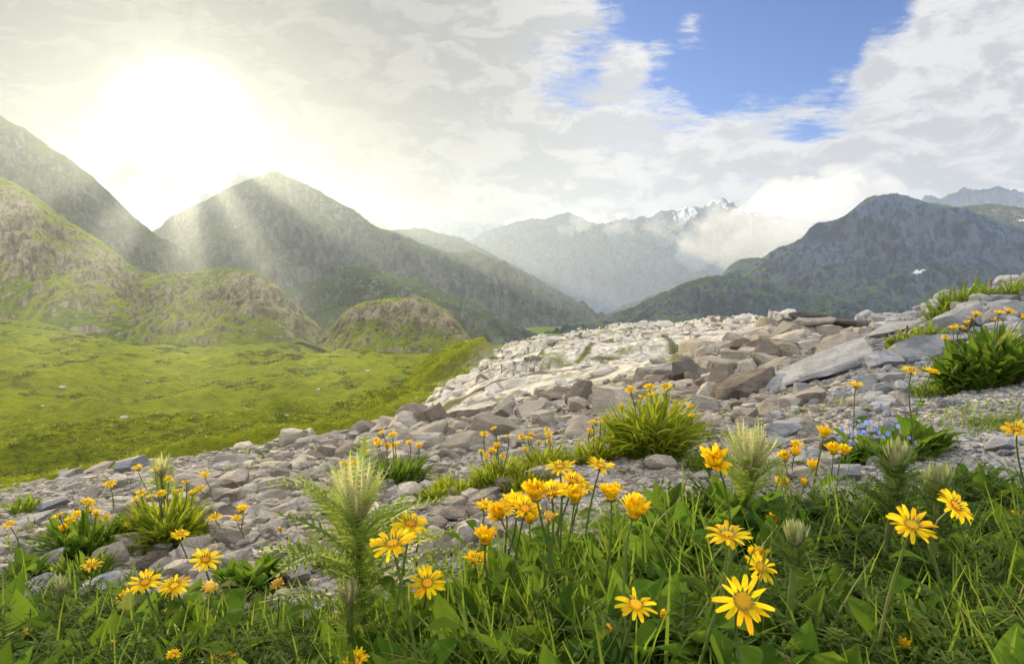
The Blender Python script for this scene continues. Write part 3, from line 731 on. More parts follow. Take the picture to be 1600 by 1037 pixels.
def merge(parts):
    V, F, k = [], [], 0
    for v, f in parts: V.append(v); F.append(f + k); k += len(v)
    return np.concatenate(V), np.concatenate(F)
def xf(v, pos=(0, 0, 0), yaw=0., pitch=0., roll=0., sc=1.0):
    return place(v, np.array([pos]), yaw, pitch, roll, np.array([[sc] * 3]))
def thin(v, f):   # blade: drop centre column
    n = len(v) // 3; V = v.reshape(n, 3, 3)[:, [0, 2]].reshape(-1, 3); return V, grid_faces(n, 2)
BLADES = [thin(*leaf(1, np.array([.010, .011, .010, .007, .002]), b)) for b in (.35, .8, 1.3, 1.9)]
_bw = np.interp(np.linspace(0, 8, 16), np.arange(9), [.012, .014, .03, .11, .17, .185, .15, .085, .004])
BROAD = [leaf(1, _bw, b, f, wav=.12) for b, f in ((.7, .25), (1.1, .3), (1.5, .15), (.4, .35))]
LANCE = [leaf(1, np.array([.02, .04, .06, .062, .045, .004]), b, .3) for b in (.3, .6, 1.0, 1.4)]
def feather(seed, pairs=10):
    rng = np.random.default_rng(seed); P_ = [thin(*leaf(1, np.full(7, .008), .9))]
    mid = leaf(1, np.zeros(pairs * 2 + 3), .9)[0].reshape(-1, 3, 3)[:, 1]
    for i in range(pairs):
        t = (i + 1.6) / (pairs + 1.5); c = mid[min(int(t * (len(mid) - 1)), len(mid) - 1)]
        ll = .30 * math.sin(math.pi * min(1, .18 + t * .8)) ** .8 * rng.uniform(.85, 1.15)
        for s_ in (-1, 1):
            for k, (dl, da) in enumerate(((1, 0), (.6, .6), (.55, -.55))):
                vv, ff = thin(*leaf(ll * dl, np.array([.004, .016, .011, .001]), .5))
                vv = xf(vv, c, -s_ * 1.45, .95 + .12 * k + .3 * t, 0); 
                rot = s_ * da; x, z = vv[:, 0] - c[0], vv[:, 2] - c[2]
                vv = vv.copy(); vv[:, 0] = c[0] + x * math.cos(rot) - z * math.sin(rot) * .8; vv[:, 2] = c[2] + z * math.cos(rot) + x * math.sin(rot) * .8
                P_.append((vv, ff))
    return merge(P_)
FEATHER = [feather(i) for i in range(4)]

# ------------------------------------------------------------------ flower heads (unit radius, axis +Z)
def petal(L, w, e0, e1, twist=0.0, r0=.2):
    n = 7; t = np.linspace(0, 1, n); e = e0 + (e1 - e0) * t
    ds = L / (n - 1); rr = r0 + np.concatenate([[0], np.cumsum(np.cos((e[1:] + e[:-1]) / 2) * ds)]); zz = np.concatenate([[0], np.cumsum(np.sin((e[1:] + e[:-1]) / 2) * ds)])
    wid = w * np.array([.45, .75, .95, 1.0, .98, .85, .45])
    V = np.zeros((n, 3, 3))
    for k, s_ in enumerate((-1, 0, 1)):
        a = twist * t * s_
        V[:, k, 0] = s_ * wid * np.cos(twist * t); V[:, k, 1] = rr - (.04 if k == 1 else 0) * (t > .95); V[:, k, 2] = zz + (0 if k == 1 else .18) * wid + s_ * wid * np.sin(twist * t)
    return V.reshape(-1, 3), grid_faces(n, 3)
def petals(seed, n, w, e0, e1, de, lmin, rows=1, twist=.25, r0=.2):
    rng = np.random.default_rng(seed); acc_ = Acc()
    for r_ in range(rows):
        for i in range(n):
            L = rng.uniform(lmin, 1.0) * (1 - r0) * (1 - .18 * r_)
            v, f = petal(L, w * rng.uniform(.8, 1.15), e0 + .2 * r_ + rng.normal() * de * .5, e1 + .25 * r_ + rng.normal() * de, rng.normal() * twist, r0)
            yaw = (i + .5 * r_) / n * 2 * math.pi + rng.normal() * .09
            v = xf(v, yaw=yaw); v[:, 2] += .03 * r_
            acc_.add(v, f, (rng.uniform(0, .99), 0, 0))
    return acc_
def disc_shape(seed, r, h):
    V, F = ico(4); V = V.copy(); rng = np.random.default_rng(seed)
    bump_ = fbm(V[:, 0] * 9 + seed, V[:, 1] * 9, V[:, 2] * 9, 2)
    ring = 1 + .10 * bump_
    V = V * ring[:, None] * np.array([r, r, h]); V[:, 2] -= .25 * h * np.exp(-(V[:, 0] ** 2 + V[:, 1] ** 2) / (r * .45) ** 2) * (V[:, 2] > 0)
    V[:, 2] += .02
    return V, F
HEADS = {}
def head_kind(kind, mk_p, r, h, pm='petal', dm='disc'):
    L = []
    for s_ in range(3):
        po = mk_p(s_).build('petals', M[pm], True); dv, df = disc_shape(s_ + 3, r, h)
        do = mk('disc', dv, df, M[dm], True)
        L.append((po.data, do.data))
        for o in (po, do): bpy.data.objects.remove(o)
    HEADS[kind] = L
head_kind('open', lambda s_: petals(s_, 22, .088, .45, -.15, .28, .74, twist=.4), .25, .13)
head_kind('sparse', lambda s_: petals(20 + s_, 14, .095, .35, -.35, .34, .66, twist=.6), .28, .16)
head_kind('side', lambda s_: petals(40 + s_, 18, .085, .65, .15, .32, .72, 2, .4), .26, .14)
head_kind('cup', lambda s_: petals(60 + s_, 18, .10, 1.2, .85, .22, .75, 3, .4, r0=.24), .26, .2)
head_kind('bud', lambda s_: petals(80 + s_, 13, .16, 1.5, 1.75, .12, .8, 1, r0=.42), .42, .5)
head_kind('ragged', lambda s_: petals(100 + s_, 18, .105, .9, 1.1, .65, .6, 3, .9, .2), .3, .3)
head_kind('withered', lambda s_: petals(120 + s_, 12, .09, .7, -.9, .6, .5, 1, .9, .35), .45, .38, 'withered', 'withered')
def calyx(acc_, c, ax, r):
    """green bracts under a head at c with axis ax"""
    q = Vector(ax).to_track_quat('Z', 'Y').to_matrix()
    v, f = leaf(1, np.array([.09, .12, .10, .05, .005]), -.5, .2)
    for i in range(13):
        w = xf(v * r * .55, yaw=i / 13 * 6.283, pitch=1.0); w[:, 2] -= r * .10
        acc_.add(w @ np.array(q).T + c, f, (.4, 0, 0))
    cv, cf = ico(2); cv = cv * r * np.array([.27, .27, .16]) - np.array([0, 0, r * .06])
    acc_.add(cv @ np.array(q).T + c, cf, (.2, 0, 0))
def axis_of(tilt, side):
    a = np.array([math.sin(R(side)), -math.sin(R(tilt)), 0]); a[2] = math.sqrt(max(.05, 1 - min(.95, a[0] ** 2 + a[1] ** 2))); return a / np.linalg.norm(a)
def add_head(kind, var, c, ax, r, parent, spin, names=('petals', 'disc')):
    q = Vector(ax).to_track_quat('Z', 'Y').to_matrix().to_4x4() @ Matrix.Rotation(spin, 4, 'Z')
    out = []
    for me, nm in zip(HEADS[kind][var], names):
        o = link(nm, me, parent); o.matrix_local = Matrix.Translation([float(x) for x in c]) @ q @ Matrix.Scale(float(r), 4); out.append(o)
    return out
def stem_path(b, c, ax, n=9, sway=.02):
    t = np.linspace(0, 1, n)[:, None]; L = np.linalg.norm(c - b)
    b1 = b + np.array([0, 0, L * .5]) + RNG.normal(size=3) * sway * L * np.array([1, 1, 0]); c1 = c - ax * L * .35
    return (1 - t) ** 3 * b + 3 * (1 - t) ** 2 * t * b1 + 3 * (1 - t) * t * t * c1 + t ** 3 * c
DIAM = dict(open=.055, sparse=.058, side=.052, cup=.045, bud=.024, ragged=.05, withered=.03)
# u, v, width in the photo, kind, tilt to camera, side tilt, label
FL = [
 (1160,938,106,'sparse',52,-4,'largest yellow daisy, wide open with long sparse petals and an orange disc'),
 (1188,887,62,'sparse',34,8,'sparse yellow daisy just above and behind the largest open one'),
 (1137,838,78,'open',10,-3,'flat yellow daisy seen edge-on above the largest open one'),
 (1207,815,34,'ragged',30,10,'ragged yellow flower left of the green thistle bud'),
 (1120,722,58,'ragged',35,-25,'large curled shaggy yellow flower in front of the pale spiky thistle'),
 (990,803,56,'cup',18,12,'half-closed cup-shaped yellow flower, lowest right of the central bunch'),
 (955,777,46,'cup',8,-4,'tall half-closed yellow flower with a thick pale stem, upper right of the central bunch'),
 (898,781,42,'cup',10,4,'closed round yellow flower in the middle of the central bunch'),
 (862,771,56,'side',14,-8,'bright yellow flower left of the closed round one in the central bunch'),
 (820,796,54,'side',22,8,'full yellow flower leaning right at the left side of the central bunch'),
 (895,753,44,'side',12,10,'yellow flower at the back of the central bunch under two high daisies'),
 (875,731,50,'open',14,-6,'high yellow daisy with upswept petals above the central bunch, the left of two'),
 (938,729,46,'open',12,12,'high yellow daisy above the central bunch, the right of two'),
 (780,804,46,'ragged',24,-18,'ragged yellow flower leaning left at the left end of the central bunch'),
 (756,793,36,'side',10,-6,'small flat yellow flower at the far left of the central bunch'),
 (858,806,34,'withered',10,6,'reddish-orange withering flower under the central bunch'),
 (758,845,44,'cup',16,4,'yellow cup-shaped flower alone before the tilted grey block'),
 (743,876,44,'side',16,2,'yellow flower with a dark stem below the lone cup-shaped one'),
 (614,851,76,'open',18,-6,'big open yellow daisy nearest to the big thistle'),
 (641,820,62,'open',14,10,'yellow daisy behind and above the big open one beside the thistle'),
 (655,842,42,'side',10,18,'yellow daisy peeping out right behind the big open one beside the thistle'),
 (668,911,58,'open',36,6,'yellow daisy with upturned petals below the trio beside the thistle'),
 (841,966,52,'open',42,-6,'yellow daisy facing the viewer alone above the dark bottom leaves'),
 (993,946,76,'sparse',30,4,'open yellow daisy with drooping petals left of the largest one'),
 (1038,961,28,'bud',10,8,'small yellow bud right of the drooping open daisy'),
 (950,984,28,'bud',6,0,'short yellow bud under the drooping open daisy'),
 (555,1034,46,'side',20,0,'yellow daisy cut by the bottom edge under the big thistle'),
 (1424,822,74,'open',24,-4,'broad yellow daisy on a double stem, left of the two large right ones'),
 (1490,791,66,'open',34,22,'yellow daisy tilted to the right, the higher of the two large right ones'),
 (1583,806,24,'side',16,0,'small yellow flower at the right edge above the dark herbs'),
 (1588,672,44,'open',14,-14,'orange-yellow daisy cut by the right edge above the gravel'),
 (1287,680,30,'cup',12,4,'yellow cup-shaped flower on a long stem before the flat blue-grey slab'),
 (1243,696,24,'side',20,0,'topmost yellow flower of the small group right of the pale thistle'),
 (1226,717,26,'cup',14,-10,'left yellow flower of the small group right of the pale thistle'),
 (1242,709,22,'cup',14,6,'yellow flower tucked under the topmost one right of the pale thistle'),
 (1302,706,28,'cup',14,-8,'left flower of the touching pair below the cup on the long stem'),
 (1318,707,26,'cup',14,10,'right flower of the touching pair below the cup on the long stem'),
 (1270,731,26,'cup',10,0,'round yellow flower standing between the pair and the pale thistle'),
 (1256,753,20,'bud',8,0,'round yellow bud low between the pale thistle and the green thistle bud'),
 (1222,755,28,'side',26,-12,'drooping yellow flower at the foot of the pale thistle'),
 (1303,897,20,'bud',6,0,'orange bud alone amid the dark feathery leaves'),
 (1365,876,17,'bud',6,6,'slim yellow bud leaning right amid the dark feathery leaves'),
 (1100,903,24,'withered',12,-20,'withered orange head left of the sparse daisies'),
 (1190,848,16,'bud',5,0,'small orange bud under the ragged flower'),
 (1208,871,24,'cup',8,0,'small half-open flower touching the sparse daisy behind the largest one'),
 (1383,912,20,'withered',14,0,'dull yellow faded head deep in the dark herbs'),
 (1411,1010,26,'cup',20,8,'dull yellow flower low in the herbs under the double stem'),
 (1337,603,24,'side',12,0,'yellow flower on a tall leafy stem above the blue flowers'),
 (1424,580,30,'open',14,0,'flat yellow flower before the blue-grey rocks, the left of two'),
 (1455,582,26,'side',12,10,'flat yellow flower before the blue-grey rocks, the right of two'),
 (321,875,50,'open',20,14,'open yellow daisy alone on the gravel left of the big thistle'),
 (227,911,52,'open',18,10,'left daisy of the pair of open flowers before the grey rocks'),
 (273,916,50,'open',22,-2,'right daisy of the pair of open flowers before the grey rocks'),
 (196,937,36,'side',22,-6,'smaller yellow daisy under the left one of the open pair'),
 (143,884,34,'open',14,0,'lone yellow daisy between grey rocks at the lower left'),
 (282,835,28,'open',16,14,'small yellow daisy over the gravel under the yellow-green clump'),
 (336,808,24,'open',16,0,'small yellow daisy over the rounded pale stone'),
 (370,811,20,'side',12,0,'lower yellow flower of a little pair on one spot by the pale stones'),
 (379,796,23,'side',16,0,'upper yellow flower of a little pair on one spot by the pale stones'),
 (328,917,34,'withered',22,14,'half-faded yellow daisy right of the open pair'),
 (433,912,30,'withered',20,0,'wilted shaggy yellow flower before the tan boulder'),
 (437,826,15,'withered',10,0,'tiny faded flower on the bare gravel left of the big thistle'),
 (262,953,15,'withered',10,0,'tiny faded flower below the open pair'),
 (39,988,21,'side',14,8,'small yellow flower in the leaves near the lower left corner'),
 (9,972,24,'open',12,0,'yellow flower cut by the left edge near the lower corner'),
 (177,1005,18,'bud',14,0,'yellow bud low in the leaves at the lower left'),
 (271,1024,24,'side',20,0,'yellow flower in the leaves at the bottom edge, leftmost there'),
 (338,1031,26,'side',20,-8,'left flower of the touching pair at the bottom edge'),
 (356,1029,26,'side',20,8,'right flower of the touching pair at the bottom edge'),
 (15,819,20,'open',18,0,'lone yellow flower over the grey rock at the left edge'),
 (172,756,22,'open',16,0,'lone pale yellow daisy on a thin stem before the meadow edge rocks'),
 (215,732,18,'side',16,0,'yellow flower left of the small thistle at the meadow edge'),
 (320,743,18,'side',18,0,'upper of two yellow flowers on the scree right of the yellow-green clump'),
 (312,763,20,'open',12,0,'lower of two yellow flowers on the scree right of the yellow-green clump'),
 (838,776,50,'cup',18,-10,'wide yellow cup between the full leaning flower and the bright one of the central bunch'),
 (806,786,46,'side',20,-6,'yellow flower at the top left of the central bunch behind the full leaning one'),
 (880,770,46,'side',16,6,'yellow flower squeezed between the bright one and the closed round one of the central bunch'),
 (912,760,40,'open',14,14,'yellow flower at the upper back of the central bunch, above the closed round one'),
 (828,812,36,'cup',16,4,'lower yellow flower under the full leaning one of the central bunch'),
 (790,796,38,'open',24,-8,'yellow flower just right of the ragged one at the left end of the central bunch'),
 (1186,874,40,'cup',10,-8,'half-open yellow flower behind the sparse daisies'),
 (632,838,52,'open',14,4,'yellow daisy squeezed between the big open one and the one above it beside the thistle'),
]
def head_pos(u, v, px, D):
    d = FPX * D / px
    for _ in range(40):
        c = P(u, v, d)
        if c[2] > float(gz(c[0], c[1])) + .09: break
        d *= .96; D *= .96
    return c, D
for i, (u, v, px, kind, tilt, side, label) in enumerate(FL):
    c, D = head_pos(u, v, px, DIAM[kind])
    ax = axis_of(tilt + RNG.uniform(-4, 4), side)
    H = c[2] - float(gz(c[0], c[1]))
    b = c + np.array([RNG.normal() * .03 - side * .0016 * H, .02 + RNG.uniform(0, .06), 0]); b[2] = float(gz(b[0], b[1])) - .01
    root = empty('yellow_daisy', b); tag(root, label, 'flower', 'yellow daisies standing singly')
    r = D / 2 * (1.4 if kind == 'cup' else 1.25 if kind == 'ragged' else 1.16 if kind == 'side' else .98 if kind == 'sparse' else 1.1)
    if kind == 'bud': r *= .95
    a_ = Acc(); pth = stem_path(np.zeros(3), c - b, ax)
    v_, f_ = tube(pth, .0022 * D / .055 + .0004, .0013 * D / .055 + .0003, 7); a_.add(v_, f_, (RNG.uniform(0, .6), 0, 0))
    calyx(a_, c - b, ax, r); a_.build('stem', M['stem'], True, root)
    if H > .16:
        for k in range(3):
            lf = Acc(); t = .12 + .22 * k; pp_ = pth[int(t * 8)]
            vv, ff = BROAD[k % 4]; lf.add(xf(vv * (.11 - .02 * k), pp_, RNG.uniform(0, 6.28), .5, 0), ff, (RNG.uniform(), 0, 0))
            lf.build('leaf', M['leaf'], True, root)
    add_head(kind, i % 3, c - b + ax * r * .02, ax, r, root, RNG.uniform(0, 6.28))

# ------------------------------------------------------------------ flowering clumps
def clump(u, vb, wpx, hpx, n, lt, mat, heads, label, name='flowering_clump', cat='plant', group='flowering clumps in the scree', d=None, lsc=1.0, petal_px=None):
    q, dd = hit(u, vb)
    if d: dd = d; q = P(u, vb, d); q[2] = float(gz(q[0], q[1]))
    root = empty(name, q); tag(root, label, cat, group)
    rad = wpx / 2 / FPX * dd; hh = hpx / FPX * dd
    th = RNG.uniform(0, 6.28, n); rr = np.sqrt(RNG.uniform(0, 1, n)); 
    px, py = rr * np.cos(th) * rad * .75, rr * np.sin(th) * rad * .6
    z = gz(q[0] + px, q[1] + py) - q[2] - .01
    a_ = Acc(); L = hh * RNG.uniform(.35, 1.12, n) ** .8 * (1 - .3 * rr ** 2) * (1 + .25 * np.sin(th * 3 + u))
    yaw = th - math.pi / 2 + RNG.normal(size=n) * 1.0
    tn = np.stack([RNG.uniform(size=n), (RNG.uniform(size=n) < .13) * .9, np.zeros(n)], 1)
    for c in range(4):
        m = np.arange(n) % 4 == c
        T, F = lt[c]
        a_.scat(T, F, np.stack([px, py, z], 1)[m], yaw[m], (.02 + .36 * rr[m] + RNG.normal(size=m.sum()) * .16), RNG.normal(size=m.sum()) * .5, (L[m])[:, None] * np.array([lsc, 1, 1]), tn[m])
    a_.build('foliage', M[mat], True, root)
    for i, (hu, hv, hp) in enumerate(heads):
        d_ = dd * (1 + RNG.uniform(-.035, .05)); c = P(hu, hv, d_); D = hp / FPX * d_
        c[2] = max(c[2], float(gz(c[0], c[1])) + .05)
        ax = axis_of(RNG.uniform(4, 30), RNG.uniform(-22, 22))
        b = np.array([q[0] + (c[0] - q[0]) * .55, q[1] + (c[1] - q[1]) * .5, 0]); b[2] = float(gz(b[0], b[1]))
        s_ = Acc(); v_, f_ = tube(stem_path(b - q, c - q, ax), .0028, .0018, 5); s_.add(v_, f_, (.3, 0, 0)); calyx(s_, c - q, ax, D / 2)
        so_ = s_.build('flower', M['stem'], True, root)
        add_head(('open', 'side', 'side', 'sparse', 'cup')[i % 5], i % 3, c - q, ax, D / 2, so_, RNG.uniform(0, 6.28))
    return root
clump(132,862,150,70,420,LANCE,'leaf',[(92,805,26),(120,805,22),(140,799,25),(165,808,22),(100,828,26),(114,834,22),(138,828,17),(137,786,26),(110,812,18),(150,804,20)],'dense dark green clump crowded with yellow flowers at the left')
clump(262,848,110,85,700,LANCE,'grass_dry',[(221,770,20),(236,776,18),(252,772,20),(264,748,18),(276,772,20),(242,733,18),(300,770,16),(212,782,16),(290,752,14)],'tall yellow-green clump with small yellow flowers on the left scree', lsc=.6)
clump(618,768,92,62,520,LANCE,'leaf',[(570,692,18),(591,694,20),(614,680,19),(616,695,22),(605,699,20),(569,707,22),(640,692,18),(655,697,18),(538,725,22),(554,727,20),(602,734,12),(597,676,14),(588,688,16)],'dark round clump with a sheaf of yellow flowers behind the big thistle', lsc=.7)
clump(775,762,86,46,420,LANCE,'grass_dry',[(757,678,18),(772,670,14),(768,705,22),(760,712,18),(777,698,20),(793,680,12),(752,706,14),(785,714,14)],'left one of three low grassy clumps with yellow flowers before the boulders', lsc=.6)
clump(848,742,92,44,420,LANCE,'grass_dry',[(815,682,16),(826,686,18),(830,679,15),(857,678,19),(859,692,18),(854,670,14),(821,702,13),(842,690,12)],'middle one of three low grassy clumps with yellow flowers before the boulders', lsc=.6)
clump(928,722,70,46,360,LANCE,'grass_dry',[(925,660,17),(922,675,19),(945,655,14),(938,658,13),(927,688,13)],'right one of three low grassy clumps with yellow flowers before the boulders', lsc=.6)
clump(1018,712,128,98,1100,LANCE,'grass_dry',[(985,609,22),(1015,606,24),(1017,618,20),(1040,604,28),(1056,631,18),(1078,634,15),(1062,648,14),(1081,650,15),(960,650,15),(972,636,15),(1003,620,15)],'tall bushy bright green tuft with yellow flowers in the middle of the scree', lsc=.42)
clump(1545,604,150,84,1100,LANCE,'leaf',[(1500,511,22),(1489,513,18),(1525,492,22),(1518,497,20),(1512,506,17),(1477,527,17),(1561,490,22),(1576,487,24),(1556,500,18),(1598,497,20)],'big leafy green clump with yellow flowers on the right bank', lsc=1.5)
clump(1428,706,110,62,150,BROAD,'leaf',[],'broad-leaved plant with upright leaves behind the thistle heads', 'leafy_plant', group='leafy plants without flowers', lsc=.9)
clump(1432,548,110,42,420,LANCE,'grass',[],'green tuft growing between pale boulders under the crest', 'grass_tuft', group='grass tufts among the rocks')
clump(1500,492,130,42,480,LANCE,'grass',[],'green tuft on the crest left of the rusty spike', 'grass_tuft', group='grass tufts among the rocks', lsc=.6)
clump(1578,470,90,34,360,LANCE,'grass',[],'green tuft on the crest at the right edge', 'grass_tuft', group='grass tufts among the rocks', lsc=.6)
clump(1560,668,120,24,420,LANCE,'grass',[],'low grass patch in the gravel at the right edge', 'grass_tuft', group='grass tufts among the rocks', lsc=.5)
clump(1460,612,90,34,330,LANCE,'grass',[],'grass patch left of the big leafy clump on the right bank', 'grass_tuft', group='grass tufts among the rocks', lsc=.5)
clump(700,782,110,34,520,LANCE,'grass_dry',[],'bright green low tuft at the lower end of the grassy strip', 'grass_tuft', group='grass tufts among the rocks', lsc=.6)
clump(810,760,150,36,620,LANCE,'grass_dry',[],'bright green low tuft in the middle of the grassy strip', 'grass_tuft', group='grass tufts among the rocks', lsc=.6)
clump(1105,730,90,40,380,LANCE,'grass',[],'dull green tuft left of the pale spiky thistle', 'grass_tuft', group='grass tufts among the rocks', lsc=.6)
clump(1090,690,50,30,200,LANCE,'leaf',[],'dark little tuft at the right side of the tall bushy one', 'grass_tuft', group='grass tufts among the rocks', lsc=.6)
clump(395,930,110,60,160,BROAD,'leaf',[],'leafy rosette with upright leaves on the gravel left of the big thistle', 'leafy_plant', group='leafy plants without flowers')
clump(245,905,60,26,160,LANCE,'leaf',[],'small green tuft between stones above the open pair of daisies', 'grass_tuft', group='grass tufts among the rocks')
clump(50,905,70,50,150,BROAD,'leaf',[],'leafy plant on the grey slabs near the left edge', 'leafy_plant', group='leafy plants without flowers')
clump(130,900,110,44,420,LANCE,'grass',[],'green tuft below the dense flower clump at the left', 'grass_tuft', group='grass tufts among the rocks')
clump(30,800,90,30,380,LANCE,'grass',[],'grass tuft at the left edge above the grey rocks', 'grass_tuft', group='grass tufts among the rocks')
clump(420,838,70,18,160,LANCE,'grass',[],'sparse flat tuft on the gravel beside the tiny faded flower', 'grass_tuft', group='grass tufts among the rocks')
clump(1135,800,70,80,40,BROAD,'leaf',[],'tall-leaved plant under the shaggy yellow flower', 'leafy_plant', group='leafy plants without flowers', d=1.15)
clump(950,950,130,150,26,BROAD,'leaf',[],'plant with very large upright oval leaves in the middle of the foreground', 'leafy_plant', group='leafy plants without flowers', d=.95, lsc=1.25)
clump(1440,1000,90,160,22,BROAD,'leaf',[],'plant with long leaves round the double daisy stem', 'leafy_plant', group='leafy plants without flowers', d=.85, lsc=.8)

# forget-me-nots
q, dd = hit(1362, 722)
root = empty('forget_me_not', q); tag(root, 'small plant with a spray of tiny blue flowers on the right gravel', 'flower')
a_ = Acc(); n = 110
th = RNG.uniform(0, 6.28, n); rr = np.sqrt(RNG.uniform(0, 1, n)) * 48 / FPX * dd
for c in range(4):
    m = np.arange(n) % 4 == c
    a_.scat(*LANCE[c], np.stack([rr * np.cos(th), rr * np.sin(th) * .7, gz(q[0] + rr * np.cos(th), q[1] + rr * np.sin(th) * .7) - q[2]], 1)[m], th[m], .4, RNG.normal(size=m.sum()), (RNG.uniform(.35, .8, m.sum()) * 75 / FPX * dd)[:, None] * np.array([1.2, 1, 1]), np.stack([RNG.uniform(size=m.sum())] + [np.zeros(m.sum())] * 2, 1))
a_.build('foliage', M['leaf'], True, root)
pt, pf = merge([(xf(leaf(1, np.array([.12, .42, .46, .2]), 0)[0], yaw=k * 1.2566, pitch=1.45), leaf(1, np.array([.12, .42, .46, .2]), 0)[1]) for k in range(5)])
for k in range(46):
    c = P(1362 + RNG.normal() * 30, 682 + RNG.normal() * 17, dd * RNG.uniform(.95, 1.03)) - q
    f_ = Acc(); b = np.array([c[0] * .4, c[1] * .4 + .01, 0.0]); v_, ff = tube(stem_path(b, c, np.array([0, 0, 1.0]), 5), .0009, .0007, 4)
    f_.add(v_, ff, (.3, 0, 0)); so_ = f_.build('flower', M['stem'], True, root)
    p_ = Acc(); p_.add(xf(pt * .0062, c, RNG.uniform(0, 6), 0) + 0, pf, (RNG.uniform(), 0, 0))
    qv = Acc(); vv = place(pt * .0062, np.zeros((1, 3)), RNG.uniform(0, 6), 0, 0, np.ones((1, 3)))
    rot = np.array(Vector(axis_of(RNG.uniform(20, 60), RNG.uniform(-30, 30))).to_track_quat('Z', 'Y').to_matrix())
    qv.add(vv @ rot.T + c, pf, (RNG.uniform(), 0, 0)); qv.build('petals', M['blue'], True, so_)

# rusty dock spikes and pale seed heads on the crest
def spike(u, vt, vb, label):
    q, d = hit(u, vb); c = P(u, vt, d); H = max(.03, c[2] - q[2])
    root = empty('dock_plant', q); tag(root, label, 'plant', 'rusty dock spikes on the right bank')
    a_ = Acc(); v_, f_ = tube(np.array([[0, 0, 0], [.002, 0, H * .5], [0, 0, H]]), .003, .0015, 5); a_.add(v_, f_); a_.build('stem', M['rust'], True, root)
    s_ = Acc(); I = ico(1); n = 170; t = RNG.uniform(.15, 1, n); w_ = .012 * (1.15 - t) + .003
    an = RNG.uniform(0, 6.28, n); s_.scat(I[0], I[1], np.stack([np.cos(an) * w_, np.sin(an) * w_, t * H], 1), an, .3, 0, RNG.uniform(.003, .006, n), np.stack([RNG.uniform(size=n)] + [np.zeros(n)] * 2, 1))
    s_.build('seed_head', M['rust'], True, root)
spike(1547, 438, 470, 'tall rusty brown dock spike standing on the right crest')
spike(1416, 508, 546, 'rusty dock spike beside the green tuft between the boulders')
spike(1428, 512, 540, 'smaller rusty dock spike just right of another before the crest')
for (u, vt, vb, lab) in ((1470,478,500,'pale fluffy seed head left of the crest tuft'),(1485,461,492,'white fluffy seed head high on the crest tuft'),(1521,445,478,'pale seed head left of the tall rusty spike')):
    q, d = hit(u, vb); H = max(.03, P(u, vt, d)[2] - q[2])
    root = empty('seed_head_plant', q); tag(root, lab, 'plant', 'pale seed heads on the crest')
    a_ = Acc(); v_, f_ = tube(np.array([[0, 0, 0], [.004, 0, H * .5], [0, 0, H]]), .0018, .0012, 5); a_.add(v_, f_); a_.build('stem', M['stem'], True, root)
    s_ = Acc(); n = 60; v3 = RNG.normal(size=(n, 3)); v3 /= np.linalg.norm(v3, axis=1)[:, None]
    s_.scat(*thin(*leaf(1, np.array([.05, .12, .02]), .1)), np.tile([0, 0, H], (n, 1)), np.arctan2(-v3[:, 0], v3[:, 1]), np.arccos(v3[:, 2]), 0, np.full(n, .022))
    s_.build('fluff', M['white'], True, root)

# ------------------------------------------------------------------ thistles
def spiny(pairs, wl, sl, sw, bend, core):
    """leaf with a row of spines on both sides"""
    n = pairs * 2 + 3; t = np.linspace(0, 1, n)
    base, bf = leaf(1, core * np.sin(np.pi * np.clip(t * .9 + .1, 0, 1)) + .002, bend, .2)
    mid = base.reshape(n, 3, 3); P_ = [(base, bf)]; rng = np.random.default_rng(int(wl * 1000))
    for i in range(pairs):
        k = 1 + 2 * i; tt = t[k]; L = wl * math.sin(math.pi * min(1, .2 + .78 * tt)) * rng.uniform(.75, 1.2)
        for s_ in (0, 2):
            c = mid[k, s_]; sg = s_ - 1; tan = mid[min(k + 1, n - 1), 1] - mid[k - 1, 1]; tan = tan / np.linalg.norm(tan)
            dirv_ = np.array([sg, 0, 0]) * .85 + tan * .55 + np.array([0, rng.normal() * .25, 0]); dirv_ /= np.linalg.norm(dirv_)
            tip = c + dirv_ * L; w_ = tan * sw
            P_.append((np.array([c - w_, c + w_, tip + w_ * .12, tip - w_ * .12]), np.array([[0, 1, 2, 3]])))
            m_ = c + dirv_ * L * .45; up = np.array([0, sg * .0 - .6, .7]) * L * .45
            P_.append((np.array([m_ - w_ * .5, m_ + w_ * .5, m_ + up + dirv_ * L * .3, m_ + up + dirv_ * L * .28]), np.array([[0, 1, 2, 3]])))
    return merge(P_)
TLEAF = [spiny(12, .16, .1, .022, b, .032) for b in (.5, .9, 1.3)]
BRACT = [spiny(9, .11, .1, .012, b, .026) for b in (-.35, -.1, .25)]; CBRACT = [spiny(8, .10, .1, .014, b, .06) for b in (-.85, -.65, -.5)]
